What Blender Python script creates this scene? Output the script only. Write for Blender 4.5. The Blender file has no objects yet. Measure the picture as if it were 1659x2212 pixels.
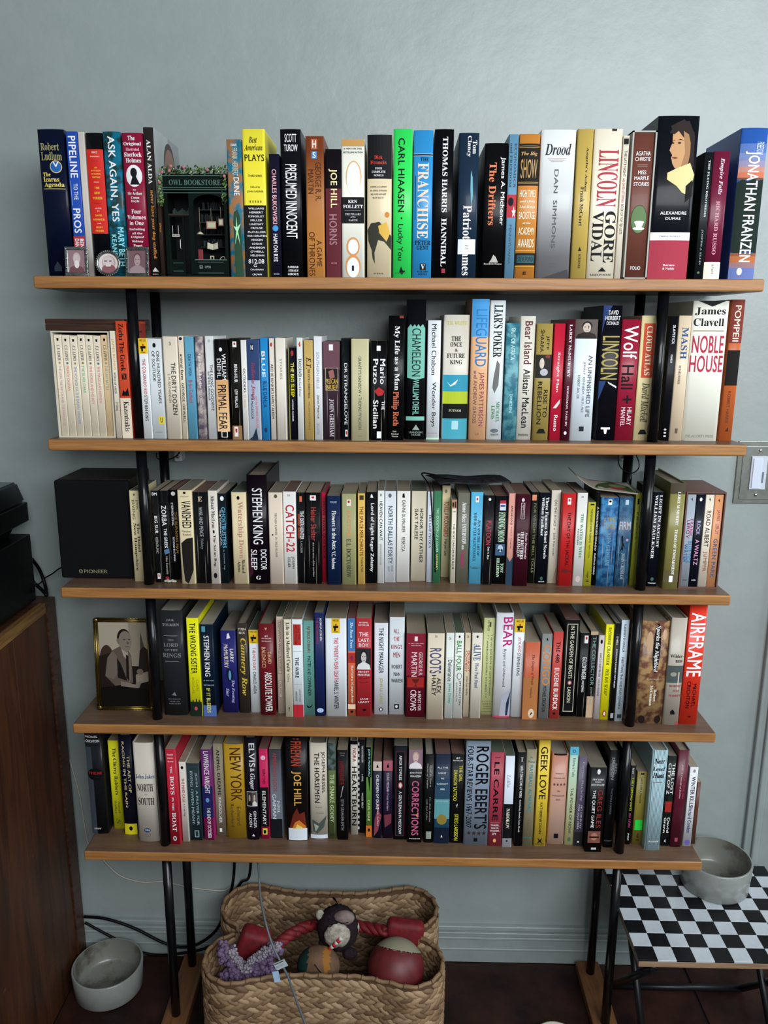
import bpy, bmesh, math, random
from mathutils import Vector, Matrix, geometry
random.seed(7)
SC = bpy.context.scene
COL = SC.collection
# ---------------------------------------------------------------- camera, world, lights, exposure
CAM = (.00735, -1.39977, 1.45258); PITCH, YAW, ROLL, FPX = .22648, .01792, .0058, 1746.12
def _basis():
    c, s = math.cos(YAW), math.sin(YAW); right = Vector((c, s, 0)); fh = Vector((-s, c, 0)); z = Vector((0, 0, 1))
    fw = math.cos(PITCH)*fh - math.sin(PITCH)*z; up = math.sin(PITCH)*fh + math.cos(PITCH)*z
    c, s = math.cos(ROLL), math.sin(ROLL)
    return c*right+s*up, -s*right+c*up, fw
RT, UP, FW = _basis()
cd = bpy.data.cameras.new('camera'); cam = bpy.data.objects.new('camera', cd); COL.objects.link(cam)
cd.sensor_fit = 'HORIZONTAL'; cd.sensor_width = 36; cd.lens = 36*FPX/1659; cd.clip_start = .02
m = Matrix((RT, UP, -FW)).transposed().to_4x4(); m.translation = CAM; cam.matrix_world = m; SC.camera = cam
wd = bpy.data.worlds.new('room_light'); SC.world = wd; wd.use_nodes = True
wd.node_tree.nodes['Background'].inputs[0].default_value = (.66, .72, .74, 1); wd.node_tree.nodes['Background'].inputs[1].default_value = .2
def area(name, loc, target, w, h, power, col):
    l = bpy.data.lights.new(name, 'AREA'); l.shape = 'RECTANGLE'; l.size = w; l.size_y = h; l.energy = power; l.color = col
    o = bpy.data.objects.new(name, l); COL.objects.link(o); o.location = loc
    o.rotation_euler = (Vector(target)-Vector(loc)).to_track_quat('-Z', 'Y').to_euler(); return o
area('window_daylight', (1.0, -2.3, 2.2), (.12, .2, 1.5), 2.0, 1.2, 84, (.93, .97, 1))
area('side_window', (2.6, -.55, 1.7), (.3, .2, 1.0), 1.0, 1.1, 28, (.84, .93, 1))
SC.view_settings.view_transform = 'Standard'; SC.view_settings.look = 'None'; SC.view_settings.gamma = 1
SC.view_settings.use_curve_mapping = False; SC.view_settings.exposure = 0.0
SC.cycles.use_denoising = True; SC.cycles.max_bounces = 6; SC.cycles.diffuse_bounces = 3; SC.cycles.glossy_bounces = 3
# ---------------------------------------------------------------- measuring: where a line of sight meets a plane of the place
def _ray(px, py): return FW + RT*((px-829.5)/FPX) + UP*((1106-py)/FPX)
def onY(px, py, Y): d = _ray(px, py); return Vector(CAM)+d*((Y-CAM[1])/d.y)
def onZ(px, py, Z): d = _ray(px, py); return Vector(CAM)+d*((Z-CAM[2])/d.z)
def proj(p): d = Vector(p)-Vector(CAM); f = d.dot(FW); return 829.5+FPX*d.dot(RT)/f, 1106-FPX*d.dot(UP)/f
SHELF_Z = [1.53106, 1.25528, .98186, .70895, .43279]; W = 1.22; SD = .202; ST = .0200; POSTX = .4547; FY, RY = .0291, .1664; PR = .0094; WALL = .226
# ---------------------------------------------------------------- materials
def lin(h):
    h = h.lstrip('#')[:6]; v = [int(h[i:i+2], 16)/255 for i in (0, 2, 4)]
    return tuple((x/12.92 if x <= .04045 else ((x+.055)/1.055)**2.4) for x in v)+(1,)
_M = {}
def paper(h):
    """covers of light paper: measured tone brought up to that of paper in plain light"""
    def up(q):
        v = [int(q.lstrip('#')[i:i+2], 16) for i in (0, 2, 4)]; l = (v[0]*.3+v[1]*.59+v[2]*.11)/255
        k = 1+.13*min(max((l-.3)/.4, 0), 1); return '#'+''.join('%02x' % min(int(x*k), 243) for x in v)
    for sep in '~|':
        if sep in h: return sep.join(up(q) for q in h.split(sep))
    return up(h)
def nt(name):
    m = bpy.data.materials.new(name); m.use_nodes = True; t = m.node_tree; return m, t, t.nodes['Principled BSDF']
def node(t, ty, **kw):
    n = t.nodes.new(ty)
    for k, v in kw.items():
        if k in n.inputs: n.inputs[k].default_value = v
        else: setattr(n, k, v)
    return n
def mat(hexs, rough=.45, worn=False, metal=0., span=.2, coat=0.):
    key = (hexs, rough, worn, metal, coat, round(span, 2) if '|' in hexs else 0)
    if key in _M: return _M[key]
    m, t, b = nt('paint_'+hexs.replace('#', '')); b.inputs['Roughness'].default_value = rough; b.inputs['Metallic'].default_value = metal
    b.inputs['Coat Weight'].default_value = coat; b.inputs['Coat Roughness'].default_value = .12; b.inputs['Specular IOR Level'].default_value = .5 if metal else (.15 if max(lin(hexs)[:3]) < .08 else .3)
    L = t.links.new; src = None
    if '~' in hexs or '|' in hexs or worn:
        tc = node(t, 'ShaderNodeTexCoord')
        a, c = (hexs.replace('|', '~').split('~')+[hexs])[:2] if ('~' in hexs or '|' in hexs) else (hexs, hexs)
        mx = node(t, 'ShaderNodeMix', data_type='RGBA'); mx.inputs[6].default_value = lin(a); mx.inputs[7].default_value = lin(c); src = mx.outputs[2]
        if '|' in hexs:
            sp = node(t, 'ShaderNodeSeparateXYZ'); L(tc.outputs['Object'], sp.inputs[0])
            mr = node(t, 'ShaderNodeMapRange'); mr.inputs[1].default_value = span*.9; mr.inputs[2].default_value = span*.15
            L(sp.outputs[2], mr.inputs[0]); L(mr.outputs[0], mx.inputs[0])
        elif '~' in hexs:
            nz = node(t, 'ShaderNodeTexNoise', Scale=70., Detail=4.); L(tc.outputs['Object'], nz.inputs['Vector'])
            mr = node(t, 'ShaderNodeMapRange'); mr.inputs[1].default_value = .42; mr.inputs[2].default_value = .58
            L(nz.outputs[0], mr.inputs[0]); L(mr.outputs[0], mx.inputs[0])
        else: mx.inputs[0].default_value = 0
        if worn:   # creases running up the spine and rubbed spots
            mp = node(t, 'ShaderNodeMapping'); mp.inputs['Scale'].default_value = (330, 330, 9); L(tc.outputs['Object'], mp.inputs[0])
            nz = node(t, 'ShaderNodeTexNoise', Scale=1., Detail=3.); L(mp.outputs[0], nz.inputs['Vector'])
            mr = node(t, 'ShaderNodeMapRange'); mr.inputs[1].default_value = .62; mr.inputs[2].default_value = .74; mr.inputs[4].default_value = .55; L(nz.outputs[0], mr.inputs[0])
            m2 = node(t, 'ShaderNodeMix', data_type='RGBA'); L(src, m2.inputs[6]); m2.inputs[7].default_value = lin('#cfc8bc'); L(mr.outputs[0], m2.inputs[0]); src = m2.outputs[2]
        L(src, b.inputs['Base Color'])
    else: b.inputs['Base Color'].default_value = lin(hexs)
    _M[key] = m; return m
def wood(name, a, b_, scale=(2, 30, 60), rough=.45, knots=True):
    m, t, b = nt(name); L = t.links.new; tc = node(t, 'ShaderNodeTexCoord'); mp = node(t, 'ShaderNodeMapping'); mp.inputs['Scale'].default_value = scale
    L(tc.outputs['Object'], mp.inputs[0]); nz = node(t, 'ShaderNodeTexNoise', Scale=2.2, Detail=6., Roughness=.65, Distortion=.8); L(mp.outputs[0], nz.inputs['Vector'])
    cr = node(t, 'ShaderNodeValToRGB'); cr.color_ramp.elements[0].position = .32; cr.color_ramp.elements[0].color = lin(b_); cr.color_ramp.elements[1].position = .62; cr.color_ramp.elements[1].color = lin(a)
    L(nz.outputs[0], cr.inputs[0]); src = cr.outputs[0]
    if knots:
        n2 = node(t, 'ShaderNodeTexVoronoi', Scale=5.); L(tc.outputs['Object'], n2.inputs['Vector']); mp2 = node(t, 'ShaderNodeMapping'); mp2.inputs['Scale'].default_value = (1, 1.5, 3); L(tc.outputs['Object'], mp2.inputs[0]); L(mp2.outputs[0], n2.inputs['Vector'])
        mr = node(t, 'ShaderNodeMapRange'); mr.inputs[1].default_value = .03; mr.inputs[2].default_value = .055; mr.inputs[3].default_value = .75; mr.inputs[4].default_value = 0; L(n2.outputs['Distance'], mr.inputs[0])
        mx = node(t, 'ShaderNodeMix', data_type='RGBA'); L(src, mx.inputs[6]); mx.inputs[7].default_value = lin('#5a3a1e'); L(mr.outputs[0], mx.inputs[0]); src = mx.outputs[2]
    L(src, b.inputs['Base Color']); b.inputs['Roughness'].default_value = rough
    bp = node(t, 'ShaderNodeBump', Strength=.12, Distance=.002); L(nz.outputs[0], bp.inputs['Height']); L(bp.outputs[0], b.inputs['Normal']); return m
def rough_mat(name, a, b_, scale, rough=.6, bump=.2, dist=.002, lo=.35, hi=.65, metal=0., coat=0.):
    m, t, b = nt(name); L = t.links.new; tc = node(t, 'ShaderNodeTexCoord'); nz = node(t, 'ShaderNodeTexNoise', Scale=scale, Detail=6., Roughness=.6); L(tc.outputs['Object'], nz.inputs['Vector'])
    cr = node(t, 'ShaderNodeValToRGB'); cr.color_ramp.elements[0].position = lo; cr.color_ramp.elements[0].color = lin(b_); cr.color_ramp.elements[1].position = hi; cr.color_ramp.elements[1].color = lin(a)
    L(nz.outputs[0], cr.inputs[0]); L(cr.outputs[0], b.inputs['Base Color']); b.inputs['Roughness'].default_value = rough; b.inputs['Metallic'].default_value = metal; b.inputs['Coat Weight'].default_value = coat
    if max(lin(a)[:3]) < .08: b.inputs['Specular IOR Level'].default_value = .2
    bp = node(t, 'ShaderNodeBump', Strength=bump, Distance=dist); L(nz.outputs[0], bp.inputs['Height']); L(bp.outputs[0], b.inputs['Normal']); return m
# ---------------------------------------------------------------- object helpers
def link(name, me, parent=None, mats=()):
    for q in mats: me.materials.append(q)
    o = bpy.data.objects.new(name, me); COL.objects.link(o); o.parent = parent; return o
def thing(name, label, cat, loc=(0, 0, 0), rot=(0, 0, 0), group=None):
    o = bpy.data.objects.new(name, None); COL.objects.link(o); o.location = loc; o.rotation_euler = rot; o.empty_display_size = .03
    o['label'] = label; o['category'] = cat
    if group: o['group'] = group
    return o
def tag(o, label, cat, group=None):
    o['label'] = label; o['category'] = cat
    if group: o['group'] = group
    return o
def B(bm, x0, x1, y0, y1, z0, z1, mi=0, bev=0.):
    r = bmesh.ops.create_cube(bm, size=1); vs = r['verts']
    for v in vs: v.co = Vector((x0+(v.co.x+.5)*(x1-x0), y0+(v.co.y+.5)*(y1-y0), z0+(v.co.z+.5)*(z1-z0)))
    fs = list({f for v in vs for f in v.link_faces})
    for f in fs: f.material_index = mi
    if bev > 0:
        es = list({e for v in vs for e in v.link_edges}); bmesh.ops.bevel(bm, geom=es, offset=bev, segments=3, affect='EDGES', profile=.5)
    return vs
def fin(name, bm, m, parent=None, smooth=False, recalc=True):
    if recalc: bmesh.ops.recalc_face_normals(bm, faces=bm.faces)
    me = bpy.data.meshes.new(name); bm.normal_update(); bm.to_mesh(me); bm.free()
    if smooth:
        for p in me.polygons: p.use_smooth = True
    return link(name, me, parent, m if isinstance(m, (list, tuple)) else [m])
def box(name, x0, x1, y0, y1, z0, z1, m, parent=None, bev=0.):
    bm = bmesh.new(); B(bm, x0, x1, y0, y1, z0, z1, 0, bev); return fin(name, bm, m, parent)
def lathe(name, prof, m, parent=None, seg=48, smooth=True, loc=None):
    bm = bmesh.new(); rings = []
    for r, z in prof: rings.append([bm.verts.new((r*math.cos(2*math.pi*k/seg), r*math.sin(2*math.pi*k/seg), z)) for k in range(seg)] if r > 1e-5 else [bm.verts.new((0, 0, z))])
    for a, b in zip(rings, rings[1:]):
        for k in range(seg):
            k2 = (k+1) % seg
            if len(a) == 1 and len(b) == 1: continue
            if len(a) == 1: bm.faces.new((a[0], b[k], b[k2]))
            elif len(b) == 1: bm.faces.new((a[k], a[k2], b[0]))
            else: bm.faces.new((a[k], a[k2], b[k2], b[k]))
    bmesh.ops.recalc_face_normals(bm, faces=bm.faces); o = fin(name, bm, m, parent, smooth)
    if loc: o.location = loc
    return o
def catmull(pts, n=8, closed=False):
    P_ = [Vector(p) for p in pts]; out = []; N = len(P_)
    for i in range(N if closed else N-1):
        if closed: a, b, c, d = P_[(i-1) % N], P_[i], P_[(i+1) % N], P_[(i+2) % N]
        else: a, b, c, d = P_[max(i-1, 0)], P_[i], P_[i+1], P_[min(i+2, N-1)]
        for k in range(n):
            t = k/n; out.append(.5*((2*b)+(c-a)*t+(2*a-5*b+4*c-d)*t*t+(3*b-a-3*c+d)*t**3))
    if not closed: out.append(P_[-1])
    return out
def tube_bm(bm, pts, r, seg=8, closed=False, mi=0, rf=None):
    n = len(pts); rings = []; prev = None
    for i, p in enumerate(pts):
        t = (pts[(i+1) % n]-pts[i-1]) if closed else (pts[min(i+1, n-1)]-pts[max(i-1, 0)])
        t = t.normalized() if t.length > 1e-9 else Vector((0, 0, 1))
        if prev is None: a = t.orthogonal().normalized()
        else: a = (prev-t*prev.dot(t)); a = a.normalized() if a.length > 1e-6 else t.orthogonal().normalized()
        prev = a; b = t.cross(a); rr = r*(rf(i/(n-1)) if rf else 1)
        rings.append([bm.verts.new(p+(a*math.cos(2*math.pi*k/seg)+b*math.sin(2*math.pi*k/seg))*rr) for k in range(seg)])
    for i in range(n if closed else n-1):
        A, C = rings[i], rings[(i+1) % n]
        for k in range(seg):
            f = bm.faces.new((A[k], A[(k+1) % seg], C[(k+1) % seg], C[k])); f.material_index = mi; f.smooth = True
    if not closed:
        for q, rv in ((rings[0], True), (rings[-1], False)):
            f = bm.faces.new(q[::-1] if rv else q); f.material_index = mi
def tube(name, pts, r, m, parent=None, seg=8, n=8, closed=False, rf=None):
    bm = bmesh.new(); tube_bm(bm, catmull(pts, n, closed), r, seg, closed, 0, rf); return fin(name, bm, m, parent)
def rod(name, a, b, r, m, parent=None, seg=20):
    bm = bmesh.new(); tube_bm(bm, [Vector(a), Vector(b)], r, seg); return fin(name, bm, m, parent)
def ball(name, loc, sc, m, parent=None, seg=20, rot=None, fn=None, mis=None):
    bm = bmesh.new(); bmesh.ops.create_uvsphere(bm, u_segments=seg, v_segments=seg//2+2, radius=1)
    for f in bm.faces:
        f.smooth = True
        if mis: f.material_index = mis(f.calc_center_median())
    M_ = Matrix.LocRotScale(Vector(loc), (rot or Matrix()).to_quaternion() if rot is not None else None, Vector(sc) if hasattr(sc, '__len__') else Vector((sc,)*3))
    if fn:
        for v in bm.verts: v.co = fn(v.co.copy())
    bm.transform(M_); return fin(name, bm, m, parent)
# ---------------------------------------------------------------- lettering (Blender's built-in font, laid flat on a surface)
def style(t, s):
    base = {'r': (0x1D400, 0x1D41A, 0x1D7CE), 'i': (0x1D468, 0x1D482, 0x1D7CE)}.get(s)
    if not base: return t
    o = ''
    for c in t:
        if 'A' <= c <= 'Z': o += chr(base[0]+ord(c)-65)
        elif 'a' <= c <= 'z': o += chr(base[1]+ord(c)-97)
        elif '0' <= c <= '9': o += chr(base[2]+ord(c)-48)
        else: o += c
    return o
_T = {}
def prepare_text(keys):
    """draw every letter of a style once (a bar behind it gives its width), then set the words from those letters"""
    by = {}
    for k in sorted({(a, canon(b)) for a, b in keys}):
        if k not in _T: by.setdefault(k[1], []).append(k)
    for st, ks in by.items():
        chars = sorted({c for k in ks for c in k[0] if c != ' '}); c = bpy.data.curves.new('t', 'FONT'); c.resolution_u = 3; c.space_line = 4
        c.body = '\n'.join([style(q, st)+'|' for q in chars]+['|']); o = bpy.data.objects.new('t', c); COL.objects.link(o)
        dg = bpy.context.evaluated_depsgraph_get(); ev = o.evaluated_get(dg); me = ev.to_mesh(); lines = {}
        for i, v in enumerate(me.vertices): lines.setdefault(int(round(-(v.co.y-.25)/4.)), []).append((i, v.co.x, v.co.y))
        fc = {}; ln = {i: l for l, q in lines.items() for i, _, _ in q}
        for p in me.polygons: fc.setdefault(ln[p.vertices[0]], []).append(tuple(p.vertices))
        par = list(range(len(me.vertices)))
        def root(i):
            while par[i] != i: par[i] = par[par[i]]; i = par[i]
            return i
        for p in me.polygons:
            r0 = root(p.vertices[0])
            for i in p.vertices: par[root(i)] = r0
        bx = min(q[1] for q in lines[len(chars)]); G = {' ': ([], [], .26)}
        for n, ch in enumerate(chars):
            q = lines.get(n, []); isl = {}
            for w in q: isl.setdefault(root(w[0]), []).append(w)
            rb = max(isl, key=lambda r: min(w[1] for w in isl[r])); adv = min(w[1] for w in isl[rb])-bx; g = [w for r in isl if r != rb for w in isl[r]]; ix = {w[0]: j for j, w in enumerate(g)}
            gv = [(w[1], w[2]+4.*n, 0.) for w in g]; gf = [tuple(ix[i] for i in f) for f in fc.get(n, []) if all(i in ix for i in f)]
            if st in 'sri': m_ = len(gv); gf = gf+[tuple(i+m_ for i in f) for f in gf]; gv = gv+[(a+(.02 if st == 's' else .01), b+.006, 2e-5) for a, b, _ in gv]
            if st == 'B':   # heavier strokes: the letter struck three times, a hair apart
                m_ = len(gv); gf = gf+[tuple(i+m_ for i in f) for f in gf]+[tuple(i+2*m_ for i in f) for f in gf]; gv = gv+[(a+.036, b, 2e-5) for a, b, _ in gv]+[(a+.018, b+.018, 4e-5) for a, b, _ in gv]; adv += .03
            G[ch] = (gv, gf, adv)
        ev.to_mesh_clear(); bpy.data.objects.remove(o); bpy.data.curves.remove(c)
        for k in ks:
            x = 0.; vs = []; fs = []
            for ch in k[0]:
                gv, gf, adv = G[ch]; b0 = len(vs); vs += [(a+x, b, q) for a, b, q in gv]; fs += [tuple(i+b0 for i in f) for f in gf]; x += adv
            if not vs: continue
            x0 = min(v[0] for v in vs); x1 = max(v[0] for v in vs); y0 = min(v[1] for v in vs); y1 = max(v[1] for v in vs)
            _T[k] = ([((v[0]-x0)/max(x1-x0, 1e-6), (v[1]-y0)/max(y1-y0, 1e-6), v[2]) for v in vs], fs)
def canon(s): return {'m': 's', 'c': 'i', 'f': 'r'}.get(s, s)
def print_on(name, items, mapfn, parent, cuts=0, rough=.45, lift0=.00022, step=.00003, span=.2):
    """print (words, bands, shapes in u,v with v down) laid on the surface mapfn(u, v, lift)"""
    bm = bmesh.new(); mats = []; ix = {}
    for n, it in enumerate(items):
        ty, tx, c, v0, v1, u0, u1, st = it
        if c not in ix: ix[c] = len(mats); mats.append(mat(c, rough, span=span))
        mi = ix[c]; tmp = bmesh.new(); lift = lift0+min(step, .00045/len(items))*n
        if ty in 'VH':
            g = _T.get((tx, canon(st)))
            if not g: tmp.free(); continue
            vs = [tmp.verts.new(((u0+(u1-u0)*y, v0+(v1-v0)*x, w) if ty == 'V' else (u0+(u1-u0)*x, v1-(v1-v0)*y, w))) for x, y, w in g[0]]
            for f in g[1]:
                try: tmp.faces.new([vs[i] for i in f])
                except ValueError: pass
        elif ty == 'R': tmp.faces.new([tmp.verts.new((a, b, 0)) for a, b in ((u0, v0), (u1, v0), (u1, v1), (u0, v1))])
        elif ty == 'E': tmp.faces.new([tmp.verts.new(((u0+u1)/2+(u1-u0)/2*math.cos(q*math.pi/12), (v0+v1)/2+(v1-v0)/2*math.sin(q*math.pi/12), 0)) for q in range(24)])
        else:
            pts = tx; tv = [tmp.verts.new((a, b, 0)) for a, b in pts]
            for tri in geometry.tessellate_polygon([[Vector((a, b, 0)) for a, b in pts]]):
                try: tmp.faces.new([tv[i] for i in tri])
                except ValueError: pass
        if cuts:
            for q in range(1, cuts): bmesh.ops.bisect_plane(tmp, geom=tmp.verts[:]+tmp.edges[:]+tmp.faces[:], plane_co=(q/cuts, 0, 0), plane_no=(1, 0, 0))
        tmp.verts.ensure_lookup_table(); tmp.verts.index_update(); nv = [bm.verts.new(mapfn(min(max(v.co.x, 0), 1), v.co.y, lift+v.co.z)) for v in tmp.verts]
        for f in tmp.faces:
            nf = bm.faces.new([nv[v.index] for v in f.verts]); nf.material_index = mi
        tmp.free()
    bm.normal_update(); out = Vector(mapfn(.5, .5, 1e-2))-Vector(mapfn(.5, .5, 0))
    for f in bm.faces:
        if f.normal.dot(out) < 0: f.normal_flip()
    return fin(name, bm, mats, parent, recalc=False)
# ---------------------------------------------------------------- the room
def struct(o): o['kind'] = 'structure'; return o
WALLM = rough_mat('wall_paint', '#98a2a0', '#909a98', 9, .38, .35, .004, .3, .7)
_t = WALLM.node_tree; _b = _t.nodes['Bump']; _n = node(_t, 'ShaderNodeTexNoise', Scale=55., Detail=5.); _b2 = node(_t, 'ShaderNodeBump', Strength=.3, Distance=.0015)
_t.links.new(_t.nodes['Texture Coordinate'].outputs['Object'], _n.inputs['Vector']); _t.links.new(_n.outputs[0], _b2.inputs['Height']); _t.links.new(_b.outputs[0], _b2.inputs['Normal']); _t.links.new(_b2.outputs[0], _t.nodes['Principled BSDF'].inputs['Normal'])
struct(box('wall_back', -2.2, .86, WALL, WALL+.1, 0, 2.8, WALLM))
TRIM = rough_mat('trim_paint', '#959f9d', '#8a9492', 14, .4, .15)
bm = bmesh.new()
for y0, z0, z1, bv in ((.214, 0, .038, .001), (.2085, .036, .0415, .002), (.213, .041, .066, .001), (.2075, .066, .072, .002), (.212, .072, .078, .0015), (.2085, .078, .084, .002), (.214, .084, .096, .003)):
    B(bm, -2.2, .79, y0, WALL+.005, z0, z1, 0, bv)
struct(fin('baseboard_back', bm, TRIM))
bm = bmesh.new(); B(bm, .79, .808, .214, WALL+.01, 0, 2.8, 0, .003); B(bm, .806, .822, .206, WALL+.01, 0, 2.8, 0, .004); B(bm, .822, .875, .212, WALL+.01, 0, 2.8, 0, .003)
struct(fin('trim_1', bm, TRIM))
FLOORM = rough_mat('grout', '#1c1614', '#120e0d', 20, .7, .2)
fl = struct(box('floor', -2.2, 2.2, -3.0, WALL+.05, -.03, -.003, FLOORM))
TILE = rough_mat('dark_tile', '#3a221c', '#1a100e', 9, .42, .3, .003, .35, .7)
tme = None
for i in range(-5, 6):
    for j in range(-6, 1):
        x0 = .685+.70*(i-1) ; y0 = -.117+.62*j
        if x0 > 1.6 or x0 < -1.7: continue
        y1 = min(y0+.614, .213)
        if tme is None or y1 < y0+.6:
            o = box('tile', 0, .694, 0, y1-y0, -.008, 0, TILE, fl, .0012)
            if y1 >= y0+.6: tme = o.data
        else: o = link('tile', tme, fl)
        o.location = (x0, y0, 0)
# ---------------------------------------------------------------- the bookshelf
SHW = wood('shelf_wood', '#ae7a44', '#8a5c30', (3, 25, 60))
POSTM = mat('#0b0c0f', .3, coat=.3)
shelf = thing('bookshelf', 'tall open bookshelf with five honey wood boards on thin black metal posts', 'bookshelf', (0, .1, 0))
def sh(o): o.location = (0, -.1, 0); return o
SHT = wood('shelf_top_dark', '#6e5644', '#5a4434', (3, 20, 60), .38, knots=False)  # board tops and undersides: darker, greyer brown than the edges
for z in SHELF_Z:
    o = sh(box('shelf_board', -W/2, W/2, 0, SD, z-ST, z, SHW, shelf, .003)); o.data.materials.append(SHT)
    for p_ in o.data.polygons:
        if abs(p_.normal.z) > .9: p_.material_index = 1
gaps = list(zip([z-ST for z in SHELF_Z], SHELF_Z[1:]+[.022]))
for zt, zb in gaps:
    for x in (-POSTX, POSTX):
        for y in (FY, RY): sh(rod('post', (x, y, zb), (x, y, zt), PR, POSTM, shelf))
FTW = wood('foot_wood', '#7c5434', '#5c3c24', (30, 3, 40), .45)
for x in (-POSTX, POSTX): sh(box('foot', x-.026, x+.026, -.05, .2, 0, .022, FTW, shelf, .003))
SCREW = mat('#a8a8a0', .3, metal=.9)
BRK = mat('#c8ccd0', .4)
for px, sx in ((385, 1), (1347, -1)):
    p = onY(px, 984, .2); br = sh(box('wall_bracket', p.x-.008, p.x+.008, .196, WALL, p.z-.012, p.z+.012, BRK, shelf, .003))
    s_ = lathe('screw', [(0, 0), (.0035, 0), (.0035, .001), (.001, .0022), (0, .0022)], SCREW, br, 12); s_.location = (p.x, .196, p.z-.002); s_.rotation_euler = (math.pi/2, 0, 0)
CABLE = mat('#08080a', .4)
zc = SHELF_Z[1]-ST
a = [onY(338, 978, .15), onY(340, 990, .15), onY(360, 993, .15), onY(378, 987, .15), onY(388, 977, .16)]
tag(tube('cable_loop', a, .0011, CABLE), 'thin black cable loop under the second shelf by the left rear post', 'cable')
a = [onY(1335, 983, .15), onY(1338, 1005, .15), onY(1350, 1018, .15), onY(1366, 1022, .15), onY(1379, 1012, .15), onY(1380, 998, .15), onY(1374, 983, .15)]
tag(tube('cable_loop', a, .0011, CABLE), 'thin black cable loop under the second shelf by the right rear post', 'cable')
# ---------------------------------------------------------------- books
PAGE = []
for a, b in (('#a29682', '#8c806c'), ('#8d8676', '#7a7466'), ('#a8a294', '#948e82'), ('#7c5f54', '#6a4c44'), ('#5f6a58', '#4e5a4a')):
    m_, t, p_ = nt('page_edges'); L = t.links.new; tc = node(t, 'ShaderNodeTexCoord'); mp = node(t, 'ShaderNodeMapping'); mp.inputs['Scale'].default_value = (2600, 8, 8)
    L(tc.outputs['Object'], mp.inputs[0]); nz = node(t, 'ShaderNodeTexNoise', Scale=1., Detail=2.); L(mp.outputs[0], nz.inputs['Vector'])
    mx = node(t, 'ShaderNodeMix', data_type='RGBA'); mx.inputs[6].default_value = lin(a); mx.inputs[7].default_value = lin(b); L(nz.outputs[0], mx.inputs[0]); L(mx.outputs[2], p_.inputs['Base Color']); p_.inputs['Roughness'].default_value = .8; PAGE.append(m_)
def shell_bm(t, D, H, bow, wall, rs=.0012):
    """a cover bent round its pages: outline open at the back, drawn up"""
    n = 10; out = [(t/2, D), (t/2, rs)]
    r2 = min(rs, t*.3)
    for k in range(n+1):
        x = (t/2-r2*.35)*(1-2*k/n); out.append((x, -bow*(1-(2*x/t)**2)-0.0))
    out += [(-t/2, rs), (-t/2, D)]
    inn = [(t/2-wall, D), (t/2-wall, rs+wall*.5)]
    for k in range(n+1):
        x = (t/2-wall)*(1-2*k/n); inn.append((x, -bow*(1-(2*x/t)**2)+min(wall, .0012)))
    inn += [(-t/2+wall, rs+wall*.5), (-t/2+wall, D)]
    bm = bmesh.new(); rows = [[bm.verts.new((x, y, z)) for x, y in L_] for L_ in (out, inn) for z in (0, H)]
    o0, o1, i0, i1 = rows; N = len(out)
    for k in range(N-1):
        for q in ((o0[k+1], o0[k], o1[k], o1[k+1]), (i0[k], i0[k+1], i1[k+1], i1[k]), (o1[k], i1[k], i1[k+1], o1[k+1]), (o0[k+1], i0[k+1], i0[k], o0[k])):
            f = bm.faces.new(q); f.smooth = (q[0] in o0 and 1 < k < N-3)
    for k in (0, N-1): bm.faces.new((o0[k], i0[k], i1[k], o1[k]) if k == 0 else (i0[k], o0[k], o1[k], i1[k]))
    return bm
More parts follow.
